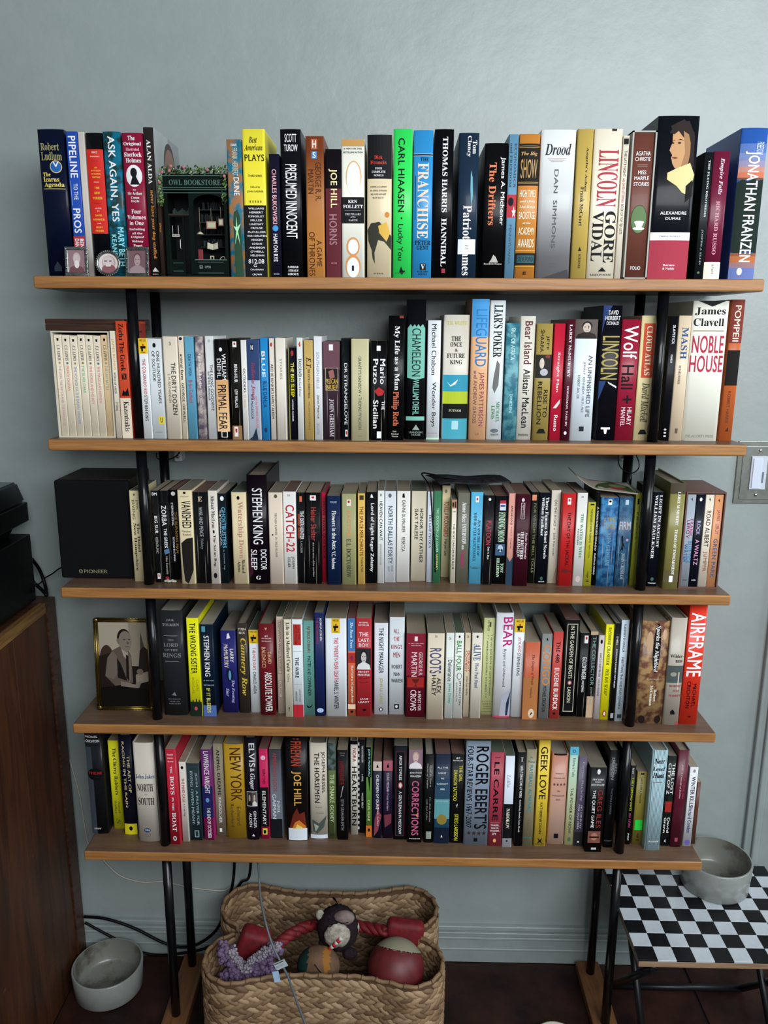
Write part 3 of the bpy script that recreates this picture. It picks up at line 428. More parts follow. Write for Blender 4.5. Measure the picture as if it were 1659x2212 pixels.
S2 = [
 (252,263,946,715,'p','#d6cdb9','thin cream book with an amber title',[V('JAMES BONUS','#d09a48',.07,.36,.3,.75),V('WORLD OF VALOR',K_,.38,.58,.3,.65),V('STORIES',K_,.66,.74,.35,.65)]),
 (265,288,946.5,694,'t','#cb4a2c','orange and cream tall paperback with serif words',[V('Zorba The Greek',K_,.02,.42,.3,.7,'r'),R(K_,.44,.49,.3,.75),H('TK','#cb4a2c',.447,.483,.36,.68),P(K_,(.2,.63),(.35,.58),(.55,.6),(.8,.56),(.9,.63)),R('#cfc2ae',.65,1),V('Kazantzakis',K_,.68,.94,.35,.75,'r')]),
 (311,330,947.5,731,'p','#d5dae6','white book with a yellow pistol badge and red capitals beside the post',[*GUN(0,.15),V('THE COLORADO KID','#c02840',.2,.55,.35,.65),V('STEPHEN KING',K_,.56,.82,.35,.65)]),
 (331,359,947.5,732,'p','#c8ced0','white book with a small yellow U sticker',[E(K_,.04,.085,.35,.6),V('ONE HUNDRED YEARS',K_,.12,.64,.6,.82,'s'),V('OF SOLITUDE',K_,.12,.42,.25,.47,'s'),R('#c8b838',.77,.85,.5,.95),H('U',K_,.785,.835,.64,.82),H('HARPER','#7a7a80',.93,.94,.25,.75)]),
 (362,393,948,727,'p','#cfc4b2','beige book with bold dark green capitals',[H('DA','#5c5a54',.05,.085,.45,.6),V('THE DIRTY DOZEN','#20302a',.25,.76,.5,.8),V('E. M. NATHANSON','#6a6c66',.36,.64,.25,.42,'s')]),
 (395,406,948,726,'p','#d0c4b0','thin cream book with black lower-case lettering',[E(K_,.01,.04,.2,.8),V('animal farm',K_,.17,.42,.3,.75),V('GEORGE ORWELL',K_,.45,.84,.35,.75,'s')]),
 (408,427,948,727,'p','#5d9bb8','light blue book with faded red lettering',[V('DEATH WISH','#30506c',.17,.38,.35,.65),V('Brian Garfield','#a04a58',.42,.64,.3,.68,'s')]),
 (430,447,948,727,'pw','#6c6070~#b0a4a0','mauve grey creased book',[V('Agatha Christie','#dcd0c8',.15,.5,.3,.65,'r'),V('CROOKED HOUSE','#c0b4b0',.52,.75,.35,.6,'s')]),
 (451,469,948,726,'p','#c9cccc','off-white book with an offset black stencil title',[E('#a8a8a8',.03,.06,.4,.65),V('THE LONG GOODBYE',K_,.27,.72,.5,.82,'B'),V('RAYMOND CHANDLER',K_,.34,.62,.2,.42,'B')]),
 (471,498,949,733,'pw','#0d0d10','black and copper book with tall white and black capitals',[R('#c08850|#e0b080',.4,.92),E(W_,.08,.12,.35,.6),V('WILLIAM',W_,.14,.4,.55,.85,'s'),V('DIEHL',W_,.19,.38,.15,.45,'s'),V('PRIMAL FEAR',K_,.45,.9,.2,.75,'s'),R(W_,.92,.98,.3,.8),R(K_,.925,.975,.36,.74)]),
 (503,524,949.5,731,'pw','#14130f','tattered black book with taped tan edges',[R('#8a6a48',.86,1),V('BEN-HUR',W_,.25,.43,.4,.68),V('LEW WALLACE',W_,.5,.68,.4,.65),*CLASSIC(),R('#d8d0c8',.87,.97,.2,.6),R('#b03028',.89,.93,.3,.5)]),
 (526,538,949.5,735,'p','#d0cfca','thin white book with tiny black capitals',[V('OUTSIDERS',K_,.28,.52,.35,.7,'s'),V('S.E. Hinton','#c88a70',.54,.67,.35,.65,'s')]),
 (539,565,949.5,734,'p','#7888ae|#b8c0cc','pale blue picture book with red script',[R('#26406e',0,.4),R('#101820',.04,.11,.28,.55),H('N',W_,.05,.1,.32,.5),V('Indiana Jones','#a03048',.22,.6,.3,.62,'c'),V('and the GENESIS DELUGE','#c05a70',.56,.88,.62,.78,'s'),V('ROB MacGREGOR',K_,.54,.79,.22,.4,'s'),P('#1c2a3c',(.0,1),(.3,.97),(.6,.88),(.75,1))]),
 (567,583,949.5,729.5,'p','#2486c4','vivid blue book with brushed white letters',[V('BLUE','#cfe4f2',.13,.38,.2,.6),V('BLUE DAHLIA','#0e2e5c',.42,.68,.3,.75),E('#0e2e5c',.88,.93,.3,.7)]),
 (586,596.5,949.5,731,'p','#cfc6bc','thin pinkish cream book with a long black title',[E('#c04030',.04,.08,.2,.7),V("ARCHIE BUNKER'S FAMILY ALBUM",K_,.25,.79,.3,.75)]),
 (599,620,950,730,'pw','#d2cbbf','battered cream book with cracked spine',[V('STORIES','#8a847c',.2,.4,.45,.65,'s')]),
 (626,641,949.5,751,'p','#0f1220','short navy book with a yellow title',[R('#8c8428',.0,1,0,.12),E('#b02828',.03,.09,.35,.75),V('THE BIG SLEEP','#d8cc20',.16,.53,.35,.75),V('RAYMOND CHANDLER',W_,.56,.8,.45,.62)]),
 (644,656.5,950,729.5,'p','#cdd0cc','thin white book with a small red flame mark',[P('#c03028',(.35,.06),(.6,.03),(.7,.08),(.5,.09)),V('TAXI DRIVER',K_,.2,.38,.3,.75),V('Richard Elman','#5a6060',.39,.57,.35,.65,'s')]),
 (659,678,950,735,'p','#b99c5e','mustard tan book with a hand drawn title',[V('E.T.',K_,.17,.28,.3,.75,'i'),V('THE EXTRA-TERRESTRIAL',K_,.28,.58,.45,.65,'r'),V('WILLIAM KOTZWINKLE','#7a6434',.61,.9,.45,.62,'s')]),
 (680,697,950,726.5,'p','#cfd0d2','white book with faint blue outline title',[V('SOUTHERN BELLE','#8a94a8',.15,.5,.35,.65,'s'),V('John Pearce',K_,.56,.79,.35,.62),V('BALLANTINE','#7c86a0',.84,.95,.35,.6)]),
 (700,735,949.5,737.5,'pw','#3a2832','dark purple creased book with a framed gold title',[R('#6a4450',0,.28),R(W_,.03,.09,.35,.6),R('#b8a890',.265,.495,.12,.9),R('#241c22',.27,.49,.15,.87),P('#9a6058',(.3,.3),(.6,.28),(.7,.36),(.4,.38)),H('PELICAN','#c8a850',.375,.425,.14,.88,'s'),H('BRIEF','#c8a850',.435,.485,.14,.88,'s'),V('JOHN GRISHAM','#b8b0b4',.58,.97,.35,.6,'r')]),
 (738,755.5,949.5,731,'pw','#12181c','black silver book worn along the spine',[V('DR STRANGELOVE',W_,.24,.85,.4,.7,'s'),R(W_,.9,.97,.45,.75),R('#b03028',.915,.95,.52,.68)]),
 (759,796,952,732,'p','#b5b08c','wide sage book with plain grey green lettering',[V("GRAVITY'S RAINBOW",'#4c5444',.17,.53,.42,.58,'s'),E('#4c5444',.545,.553,.45,.53),V('THOMAS PYNCHON','#4c5444',.565,.89,.42,.58,'s'),H('PENGUIN','#7c7c64',.95,.956,.38,.62)]),
 (801,835,951,736,'pw','#0b0b0d','black book with bold white names around a red splash',[R(W_,.05,.1,.35,.6),V('Mario',W_,.18,.43,.58,.9),V('Puzo',W_,.18,.43,.14,.44),P('#b82028',(.2,.5),(.5,.46),(.85,.5),(.75,.54),(.45,.55)),V('THE',W_,.6,.69,.68,.86),V('Sicilian',W_,.59,.88,.14,.46),R(W_,.91,.98,.38,.66)]),
 (838,871,951.5,682,'h','#0a0a0d','taller black jacketed book with white gothic words and orange name',[V('My Life as a Man',W_,.08,.59,.35,.68,'r'),V('Philip Roth','#c8684c',.6,.88,.25,.65,'r'),H('Holt','#b8b4ac',.92,.932,.3,.55,'r'),H('Rinehart','#b8b4ac',.94,.952,.2,.7,'r'),H('Winston','#b8b4ac',.96,.972,.24,.66,'r'),R('#7a2018',0,.02,.7,.95)]),
 (876,916,949.5,647,'h','#0b0d10','tallest black book with a sea green jagged panel',[P('#6fae9e',(.04,.2),(.2,.17),(.3,.19),(.42,.17),(.5,.19),(.62,.17),(.7,.19),(.85,.17),(.97,.2),(.97,.55),(.5,.565),(.04,.55)),V('CHAMELEON','#10312c',.2,.54,.32,.72,'s'),V('WILLIAM DIEHL','#7fb8a8',.565,.82,.38,.66,'s'),R('#6fae9e',.83,.86),P('#8a9890',(.35,.93),(.55,.89),(.75,.93)),H('RANDOM','#8a9890',.94,.955,.22,.9,'s'),H('HOUSE','#8a9890',.96,.972,.32,.8,'s')]),
 (920,948,949.5,692,'h','#cfd3de','white jacketed book with black handwriting and mint foot',[V('Michael Chabon',K_,.03,.45,.35,.65,'s'),V('Wonder Boys',K_,.51,.89,.35,.68,'s'),H('PICADOR','#8a8a90',.94,.95,.15,.85),R('#a8c8b0',.985,1)]),
 (954,1008,948.5,680,'h','#c4bfb2','thick grey book with turquoise and lime bands',[H('T.H. WHITE','#b8b058',.05,.08,.12,.9,'r'),H('THE',K_,.17,.205,.3,.68,'r'),H('ONCE',K_,.215,.25,.26,.72,'r'),H('&',K_,.265,.29,.44,.56,'r'),H('FUTURE',K_,.305,.34,.14,.84,'r'),H('KING',K_,.355,.39,.26,.74,'r'),R('#2f94b0',.475,.61),P(W_,(.15,.53),(.3,.56),(.6,.51),(.5,.55),(.3,.57)),R('#a8b828',.61,.71),R('#0c0d10',.71,.83),H('PUTNAM','#b8b49c',.755,.775,.25,.75,'r'),R('#3f9cae',.83,1),R('#9cc4cc',.85,.92,.38,.64)]),
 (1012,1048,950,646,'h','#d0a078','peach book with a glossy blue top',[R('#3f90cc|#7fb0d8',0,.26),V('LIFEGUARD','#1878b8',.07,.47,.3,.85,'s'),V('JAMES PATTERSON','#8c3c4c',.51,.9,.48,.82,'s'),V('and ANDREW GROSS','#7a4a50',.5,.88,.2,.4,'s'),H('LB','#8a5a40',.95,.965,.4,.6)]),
 (1050,1082,949.5,649,'h','#ced6dc','pale book with big black serif title and green name',[V("LIAR'S POKER",K_,.03,.4,.3,.8,'r'),P('#6c6c6c',(.55,.42),(.75,.45),(.7,.6),(.45,.66),(.3,.62),(.35,.55)),V('MICHAEL','#187a44',.72,.87,.6,.82,'r'),V('LEWIS','#187a44',.75,.85,.28,.5,'r'),E('#5c646c',.92,.95,.25,.8),H('NORTON',K_,.957,.97,.28,.82,'r')]),
 (1085,1113,950,698,'p','#2f6f84~#5c9aa4','teal marbled paperback with pale title',[V('OUT OF AFRICA','#bcd8dc',.04,.31,.4,.66,'s'),V('DINESEN','#a0c8d0',.6,.76,.45,.62,'s')]),
 (1114,1146,950,683,'h','#cac6ba','stone white book with maroon and black heavy letters',[V('Bear Island','#5c1824',.04,.38,.35,.78),V('Alistair MacLean',K_,.42,.9,.35,.75),H('Doubleday',K_,.95,.97,.12,.85,'r')]),
 (1149,1183,951,699,'h','#9c8848','khaki gold book with a battle picture',[V('JEFF',K_,.1,.22,.6,.8,'s'),V('SHAARA',K_,.05,.24,.25,.46,'s'),R('#2c2a28',.26,.46),E('#c4b8a8',.29,.38,.25,.55),E('#a8a8b0',.38,.44,.3,.8),E('#8c2c28',.265,.29,.6,.9),V('RISE TO',K_,.56,.8,.6,.85,'s'),V('REBELLION',K_,.49,.86,.22,.48,'s'),P(K_,(.25,.94),(.4,.9),(.7,.9),(.85,.94))]),
 (1185.5,1209,951,699,'p','#c8203c','scarlet book with thin white sans lettering and a bird',[V('Straight Man',W_,.24,.58,.38,.62,'s'),P('#c8c4c0',(.2,.72),(.5,.68),(.85,.64),(.8,.68),(.5,.72)),V('Russo',W_,.78,.92,.38,.65,'s')]),
 (1211.5,1229,952,690,'h','#501424','dark maroon book with small white serif capitals',[V('LARRY McMURTRY','#d8c8cc',.04,.47,.35,.62,'r'),V('HORSEMAN, PASS BY','#d0bcc0',.54,.88,.38,.6,'r'),E('#d8d0d0',.92,.95,.3,.65)]),
 (1230,1277,952,690,'h','#c8d2d8','pale blue-white book topped by a small portrait',[*FACE(0,.155,0,1,'#5c504c','#b8a89c','#201c1c','#2c2624'),V('AN UNFINISHED LIFE','#3c4450',.29,.8,.66,.84,'s'),V('JOHN F. KENNEDY, 1917-1963','#5c6470',.34,.76,.42,.54,'s'),V('ROBERT DALLEK','#5c6470',.45,.65,.22,.32,'s'),R('#22242a',.88,.92,.4,.62)]),
 (1286,1326,951.5,660,'h','#0b0c14','navy and black book with condensed gold capitals',[P('#1e3a74',(0,0),(.45,0),(.1,.12),(0,.2)),H('DAVID',W_,.035,.065,.28,.8,'s'),H('HERBERT',W_,.075,.105,.12,.92,'s'),H('DONALD',W_,.115,.14,.2,.85,'s'),V('LINCOLN','#a89858',.22,.54,.12,.88,'s'),P('#c8c4c4',(.45,.555),(.95,.59),(.95,.605),(.5,.57)),P('#1e3a74',(0,.55),(.35,.55),(.05,.68),(0,.7)),P(W_,(.25,.9),(.75,.9),(.75,.915),(.6,.915),(.55,.95),(.45,.95),(.4,.915),(.25,.915))]),
 (1327,1366,951.5,690,'h','#9c1c38','crimson book with white and black gothic lettering',[V('Wolf',W_,.05,.32,.2,.85,'s'),V('Hall',K_,.37,.57,.2,.75,'s'),V('+',K_,.62,.69,.35,.75),V('HILARY','#e0c8cc',.72,.87,.6,.84,'s'),V('MANTEL','#e0c8cc',.72,.88,.26,.48,'s')]),
 (1367,1403,951.5,682,'p','#cdbf90','pale straw book with an orange title box',[R('#c84a28',.06,.49,.18,.85),V('CLOUD ATLAS','#e8d8c0',.08,.47,.38,.66,'r'),V('David Mitchell','#4a4434',.53,.85,.35,.72,'c'),P(K_,(.25,.95),(.4,.91),(.65,.91),(.8,.95))]),
 (1427,1444,952,683,'p','#0c0e14','thin glossy black book right of the right post',[V('SLAPSTICK',W_,.07,.22,.4,.68,'s'),V('VONNEGUT',W_,.3,.37,.4,.6,'s'),V('* * *',W_,.9,.97,.3,.6)]),
 (1445,1472,952,682,'h','#c6b49a','tan book with bright blue serif capitals',[V('MASH','#1c4c84',.09,.34,.35,.78,'r'),V('RICHARD HOOKER','#4a4434',.39,.54,.3,.45,'r'),R('#5a4c3c',.9,.94,.4,.62)]),
 (1473,1548,952.5,650,'h','#d2d2c6','very thick white book with black and red stacked title',[P('#15161a',(.12,0),(.9,0),(.52,.04)),H('James',K_,.045,.1,.06,.92,'r'),H('Clavell',K_,.12,.175,.04,.9,'r'),R('#8a8468',.205,.212,.05,.92),H('NOBLE','#b81c40',.24,.365,.05,.95),H('HOUSE','#b81c40',.38,.5,.02,.97),H('DELACORTE PRESS','#7c7c70',.955,.975,.1,.9,'s')]),
 (1553,1580,952.5,647,'h','#b85c2c','glossy orange book with thin white capitals at the right end',[R('#7a2818',0,.3),V('POMPEII','#e8c8b8',.04,.29,.3,.7,'s'),R('#15110f',.35,.6),V('ROBERT HARRIS','#5c2818',.64,.87,.35,.55,'s'),P('#3c1c10',(.4,.93),(.6,.9),(.65,.93))]),
]
S3 = [
 (291,312,1256,1060,'p','#c8ba94','cream book with green names partly behind the left post',[E('#6a6450',.03,.055,.4,.6),V('JOHN','#4a5040',.1,.2,.6,.85,'s'),V('IRVING','#4a5040',.1,.31,.22,.5,'s'),V('The Hotel','#282c24',.35,.67,.6,.85,'r'),V('New Hampshire',K_,.35,.88,.2,.52,'r')]),
 (335,352,1258,1060,'pw','#131516','shabby black book right of the left post',[H('BM',W_,.02,.05,.15,.85),V('BIG SUR',W_,.27,.46,.35,.72),V('KEROUAC','#a8a49c',.5,.68,.35,.65,'s'),R(W_,.9,.96,.3,.7),R('#b03028',.91,.94,.4,.6)]),
 (354,372,1256,1060,'pw','#101112','black book with white capitals and a red foot mark',[V('ZORBA',W_,.16,.38,.2,.7),V('THE GREEK',W_,.41,.63,.35,.68),P('#5878a0',(.2,.65),(.8,.63),(.9,.68),(.3,.7)),V('Nikos Kazantzakis','#a8a49c',.72,.92,.4,.6,'s'),E('#a02838',.945,.975,.2,.7)]),
 (376,391.5,1252,1058,'p','#120f12','slim black book with white and gold names',[E(W_,.02,.065,.2,.8),V('STEPHEN KING',W_,.14,.39,.12,.42),V('RICHARD BACHMAN',W_,.52,.79,.12,.38),V('THE RUNNING MAN','#b08438',.24,.7,.55,.88)]),
 (393,423,1261,1059,'pw','#cdc09c','cream book with slanting black title and torn foot',[E(K_,.015,.04,.4,.6),H('Fletcher','#7a7460',.06,.072,.2,.8,'i'),V('VANISHED',K_,.11,.4,.3,.85),H('Fletcher','#5a5648',.42,.445,.2,.85,'s'),H('Knebel','#5a5648',.455,.48,.25,.8,'s'),P('#1c1a16',(.1,.56),(.5,.51),(.95,.5),(.9,.85),(.7,.93),(.5,1),(.25,.97),(.15,.8))]),
 (425,455.5,1260,1063,'pw','#0f1114','wide black cracked book with grey lettering',[H('E','#c8b49c',.05,.1,.35,.65,'r'),V('WAR AND PEACE','#9aa0a0',.16,.48,.4,.62,'s'),V('Tolstoy','#7a8080',.5,.62,.4,.6,'i')]),
 (457,476,1261,1060,'p','#cbc5ba','off-white book with bold black mixed lettering',[V('Alistair MacLean',K_,.05,.4,.35,.68,'r'),R(K_,.42,.45,.4,.6),V('The Satan Bug',K_,.47,.81,.4,.68,'r'),E(K_,.88,.94,.3,.7)]),
 (477,495,1260,1066,'p','#0e1a20','dark teal book with light blue bubble letters',[E(W_,.03,.08,.3,.75),V('GHOSTBUSTERS','#5fa8cc',.15,.6,.4,.85),V('THE SUPERNATURAL',W_,.18,.58,.15,.3,'s'),V('a novel by','#8a9aa0',.62,.85,.45,.6,'s')]),
 (506,537,1261,1063.5,'p','#cfc09c','straw book with faded pink serif title',[E(K_,.04,.08,.38,.58),V('Watership Down','#b08070',.1,.72,.38,.74,'r'),V('Richard',K_,.73,.88,.6,.8,'r'),V('Adams',K_,.75,.87,.3,.5,'r')]),
 (539,581.5,1261,1026,'h','#0f0810','tall thick black book with scrawled white capitals',[V('STEPHEN KING',W_,.12,.63,.3,.72,'s'),V('DOCTOR',W_,.68,.87,.62,.9,'s'),V('SLEEP',W_,.68,.87,.12,.42,'s'),H('G',W_,.925,.96,.35,.6,'r'),P('#3c1428',(.0,.78),(.3,.72),(.2,.9),(0,.95))]),
 (584,613.5,1261.5,1064,'p','#cdbfae','pinkish beige book with small brown title',[E('#5a544c',.02,.06,.42,.66),V('TRUMAN CAPOTE','#6a5c50',.22,.46,.45,.58,'r'),V('IN COLD BLOOD','#6a5c50',.48,.7,.45,.58,'r'),E('#2a2420',.45,.465,.2,.32)]),
 (615,642,1261,1062,'p','#cfcfcb','white book with fat red block title',[H('DA','#5c5c5c',.03,.05,.38,.58),V('CATCH-22','#b81c30',.14,.65,.25,.82),V('JOSEPH',K_,.7,.83,.6,.82),V('HELLER',K_,.71,.82,.3,.5)]),
 (644,661.5,1260,1064,'pw','#0e1013','black book with white title over brown blocks',[R('#c8684c',.04,.1,.35,.65),R('#8c3c28',.23,.36,.1,.4),R('#8c3c28',.38,.5,.1,.4),V('THE DEER HUNTER',W_,.2,.51,.4,.78),V('E. M. CORDER','#9a9a9a',.53,.66,.4,.6,'s')]),
 (662.5,694.5,1261,1064,'pw','#0d0e10','black book with a red rounded title and logo',[*CLASSIC(),V('Helter Skelter','#b03c38',.16,.52,.38,.68),V('the true story of the murders','#a8a49c',.54,.92,.42,.54,'s')]),
 (695.5,705,1257,1064,'p','#b01c38','very thin crimson book',[V('MOVIE TRIVIA QUIZ BOOK',K_,.1,.74,.25,.8)]),
 (708,736,1263,1071,'p','#14264a','navy book with white lower-case title',[H('POCKET','#a8b4c8',.06,.08,.25,.75),V('Flowers in the Attic',W_,.17,.6,.38,.66),V('V.C. Andrews',W_,.62,.82,.35,.6)]),
 (739,769,1263,1067,'p','#98986c','olive khaki book with pale orange title',[R('#d8d0c4',.06,.13,.35,.65),E('#b03028',.07,.1,.42,.58),V('RAGTIME','#c88a5c',.18,.47,.4,.62),V('E.L. DOCTOROW','#3c4434',.49,.92,.35,.62,'r')]),
 (773,788,1262,1066,'p','#cda95a','golden yellow book with orange and black title',[R('#4a3c24',.02,.07,.25,.85),V('THE SPACE MERCHANTS','#7a2c20',.14,.68,.3,.75),V('Frederik Pohl',K_,.7,.86,.5,.75,'s')]),
 (791,813,1260,1063,'p','#0d0e11','black book with plain bold white title pair',[P(W_,(.45,.03),(.55,.02),(.68,.06),(.4,.06)),V('Lord of Light',W_,.12,.47,.38,.75),V('Roger Zelazny',W_,.49,.87,.38,.72)]),
 (815,829,1260,1060,'p','#cfd2cf','slim white book with heavy black capitals',[E('#8a9090',.03,.06,.35,.65),V('HEAVEN CAN WAIT',K_,.11,.53,.35,.72),V('LEONORE FLEISCHER','#6a7070',.57,.8,.4,.62,'s')]),
 (830.5,854,1258,1061,'p','#c3c8ce','cool white book with blocky outlined grey title',[E('#5a6068',.025,.07,.3,.6),V('NORTH DALLAS FORTY','#3c4850',.16,.79,.32,.68),V('PETER','#5a6470',.81,.88,.6,.75,'s'),V('GENT','#5a6470',.82,.88,.3,.45,'s')]),
 (856,884,1257,1061,'p','#d2d1cb','white book with slim grey black capitals',[P(K_,(.42,.03),(.55,.02),(.6,.07),(.4,.07)),V('DAPHNE DU MAURIER',K_,.1,.45,.4,.62,'s'),V('REBECCA',K_,.5,.66,.4,.62,'s')]),
 (887,919,1255,1061,'p','#c4bca8','beige book with two columns of black capitals',[V('HONOR THY FATHER',K_,.19,.79,.56,.78),V('GAY TALESE',K_,.19,.53,.22,.44)]),
 (920.5,932.5,1257,1062,'p','#c4cad6','thin bluish white book with small-cap title',[V('FITZGERALD','#8a90a0',.02,.15,.4,.62,'s'),V('THE LAST TYCOON','#343c50',.25,.62,.35,.7,'r')]),
 (934,950,1259.5,1061,'p','#3c7a54','green book with faded pale lettering',[V('THE EDUCATION OF A GOLFER','#a8ccb0',.18,.66,.4,.66,'s'),V('SAM SNEAD','#c8c070',.68,.85,.4,.64,'s')]),
 (951.5,969,1247,1049,'p','#d0c09a','cream book sitting high with red and black title',[E('#7a7460',.04,.08,.3,.6),V('TO KILL A MOCKINGBIRD','#b04030',.17,.55,.3,.78),V('Harper Lee',K_,.58,.76,.3,.72)]),
 (970,982.5,1260,1080,'p','#cdc4b2','short cream book with a picture top',[R('#a87c64',0,.1),R('#2c201c',.03,.08,.1,.45),R('#2c201c',.02,.09,.6,.85),H('CAN','#5a564c',.13,.145,.2,.8),V('THE MOST DANGEROUS GAME',K_,.28,.83,.38,.66)]),
 (984.5,1010,1260,1065,'p','#6c6c5e','grey green book with white and wine gothic title',[V('Anne Rice',W_,.1,.32,.42,.72,'r'),V('INTERVIEW',W_,.34,.56,.42,.72,'r'),V('with the',W_,.57,.62,.42,.6,'r'),V('Vampire','#a02c58',.63,.83,.3,.7,'r')]),
 (1012,1038,1261,1063,'p','#54a8cc','light blue book with narrow navy capitals',[R('#e0dcd8',.045,.11,.38,.65),E('#b03028',.06,.09,.44,.58),V('ZEN AND THE ART OF','#123048',.3,.69,.62,.82,'r'),V('MOTORCYCLE MAINTENANCE','#123048',.22,.75,.28,.5,'r'),H('ROBERT M','#1c4460',.81,.82,.1,.9),H('PIRSIG','#1c4460',.825,.835,.25,.75)]),
 (1040.5,1062,1263,1070,'pw','#141317','black creased book with pinkish red title',[E(W_,.03,.06,.4,.65),V('PLATOON','#c03c54',.28,.55,.3,.72),V('Dale A. Dye',W_,.57,.71,.42,.62)]),
 (1063,1090.5,1261.5,1071.5,'p','#0b0d12','black book with mint letters and a skull picture',[R('#c8ccd8',.05,.16,.38,.85),R('#b02c40',.05,.085,.38,.85),R('#1c4c98',.1,.12,.42,.8),V('FINDING MOON','#b8d8b8',.18,.52,.36,.78,'r'),R('#3c5c80',.54,.67,.15,.9),E('#a8bcc8',.55,.63,.32,.74),E('#1c2c40',.595,.625,.36,.5),E('#1c2c40',.595,.625,.56,.7),V('TONY','#b8d8b8',.76,.87,.6,.82,'r'),V('HILLERMAN','#b8d8b8',.7,.92,.28,.5,'r')]),
 (1091.5,1106,1264,1066,'p','#d09488','salmon pink book with a blue pointed foot',[V('APACHE GOLD',K_,.13,.34,.4,.64),V('Frank C. Slaughter','#3c2c2c',.36,.6,.45,.62,'s'),P('#1c3c54',(0,.68),(.5,.74),(1,.68),(1,1),(0,1))]),
 (1107,1138,1266,1068,'p','#3c0c1c','wine red book with a long oval and pale title',[E('#c8b8bc',.04,.08,.38,.58),R('#c8b8bc',.09,.265,.36,.62),R('#3c0c1c',.095,.26,.39,.59),V('Signet Classic','#c8b8bc',.11,.25,.45,.55,'s'),V('Fyodor Dostoyevsky','#d8c4c8',.41,.7,.7,.88,'i'),V('THE BROTHERS','#e0d0d0',.4,.7,.42,.64,'r'),V('KARAMAZOV','#e0d0d0',.42,.68,.18,.38,'r')]),
 (1139.5,1155,1260,1063,'pw','#12140f','dark olive black book with dim gold title',[R('#d0845c',.03,.09,.1,.7),V('FOR WHOM THE BELL TOLLS','#7c7854',.12,.88,.4,.68,'s')]),
 (1156,1180,1261,1064,'p','#0a0f18','blue-black book with two lines of white serif words',[V('Three Famous Short Novels',W_,.05,.72,.6,.86,'r'),V('William Faulkner',W_,.05,.47,.26,.5,'r'),E('#2c5c50',.92,.96,.4,.65),H('VINTAGE',W_,.97,.982,.25,.8)]),
 (1181.5,1201.5,1260,1059,'p','#c4bdad','putty book with a curled torn foot',[V('ON THE ROAD','#4a463e',.1,.38,.38,.6,'s'),E('#4a463e',.405,.415,.42,.56),V('Jack Kerouac','#4a463e',.45,.7,.38,.6,'s'),P('#8a7460',(.75,.88),(1,.8),(1,1),(.5,1))]),
 (1204,1233,1265.5,1065.5,'p','#c01f20','bright red book with shadowed black capitals',[R('#e8e0dc',.05,.12,.38,.65),E('#b03028',.06,.09,.44,.58),V('THE DAY OF THE JACKAL',K_,.2,.78,.4,.68),R('#5a0c10',.83,.85,.15,.95),V('F','#5a0c10',.82,.86,.3,.6)]),
 (1236,1258,1265.5,1065,'p','#c6c6c2','white book with a green title and grey blotch',[H('DA','#5c5c5c',.03,.05,.4,.6),V('THE WATER IS WIDE','#2c8c48',.22,.7,.45,.7,'r'),V('PAT CONROY',K_,.38,.56,.2,.35,'r'),E('#b0a49c',.89,.96,.25,.75)]),
 (1259.5,1276,1265.5,1085,'p','#a8a428','short chartreuse book with small black lettering',[R(K_,.02,.035,.3,.8),V('THE MURDER OF ROGER ACKROYD',K_,.08,.48,.42,.62),V('Agatha Christie','#4a4a14',.5,.66,.42,.58,'s'),V('-up ||',K_,.82,.95,.35,.65)]),
 (1277,1284.5,1264.5,1064,'p','#0d0d0f','very thin black book with white capitals',[V('A MAN CALLED DRAGO',W_,.15,.62,.3,.7),V('MARSHALL MACAO',W_,.65,.88,.3,.65)]),
 (1286,1324,1267,1075,'pw','#1c4c80~#3f80b0','wide blue crackled book with gold title block',[R('#d8dce0',.02,.08,.4,.62),E(K_,.03,.055,.44,.58),H('A TIME','#a09048',.22,.27,.2,.9,'s'),H('TO KILL','#a09048',.28,.34,.2,.9,'s'),V('JOHN GRISHAM','#6a90a8',.38,.76,.42,.66,'r')]),
 (1325.5,1355,1266.5,1074,'pw','#264c70~#3a6888','steel blue crackled book with a running figure',[R('#a8c0cc',.03,.085,.42,.66),H('FIRM','#c0b0b0',.27,.36,.1,.92,'s'),P('#141a24',(.3,.44),(.42,.42),(.46,.5),(.62,.56),(.46,.54),(.5,.6),(.4,.58),(.25,.62),(.36,.54)),E('#c08c98',.46,.49,.65,.82),V('JOHN GRISHAM','#8c9ca8',.62,.92,.4,.62,'r')]),
 (1359,1371.5,1265,1065,'p','#8c8c30','thin olive green book just left of the right post',[R(K_,.06,.12,.35,.65),V("AT BERTRAM'S HOTEL",K_,.2,.5,.4,.66),V('Agatha Christie','#3c3c14',.52,.66,.42,.6,'s')]),
 (1396,1418,1267,1063,'p','#0b101c','near-black book with two lines of large white capitals',[V('LIGHT IN AUGUST',W_,.03,.58,.6,.86,'r'),V('WILLIAM FAULKNER',W_,.03,.7,.18,.44,'r'),E('#3c5c58',.9,.94,.35,.65),H('Vintage',W_,.955,.972,.1,.9,'r')]),
 (1430.5,1463,1273,1044,'h','#807a44','tall olive gold jacketed book with white capitals',[R('#5c5234',.82,.93),R('#4c4434',0,.1),V('LARRY McMURTRY',W_,.08,.39,.5,.66,'r'),V('TERMS OF ENDEARMENT',W_,.43,.86,.5,.66,'r'),R(W_,.87,.93,.38,.62)]),
]
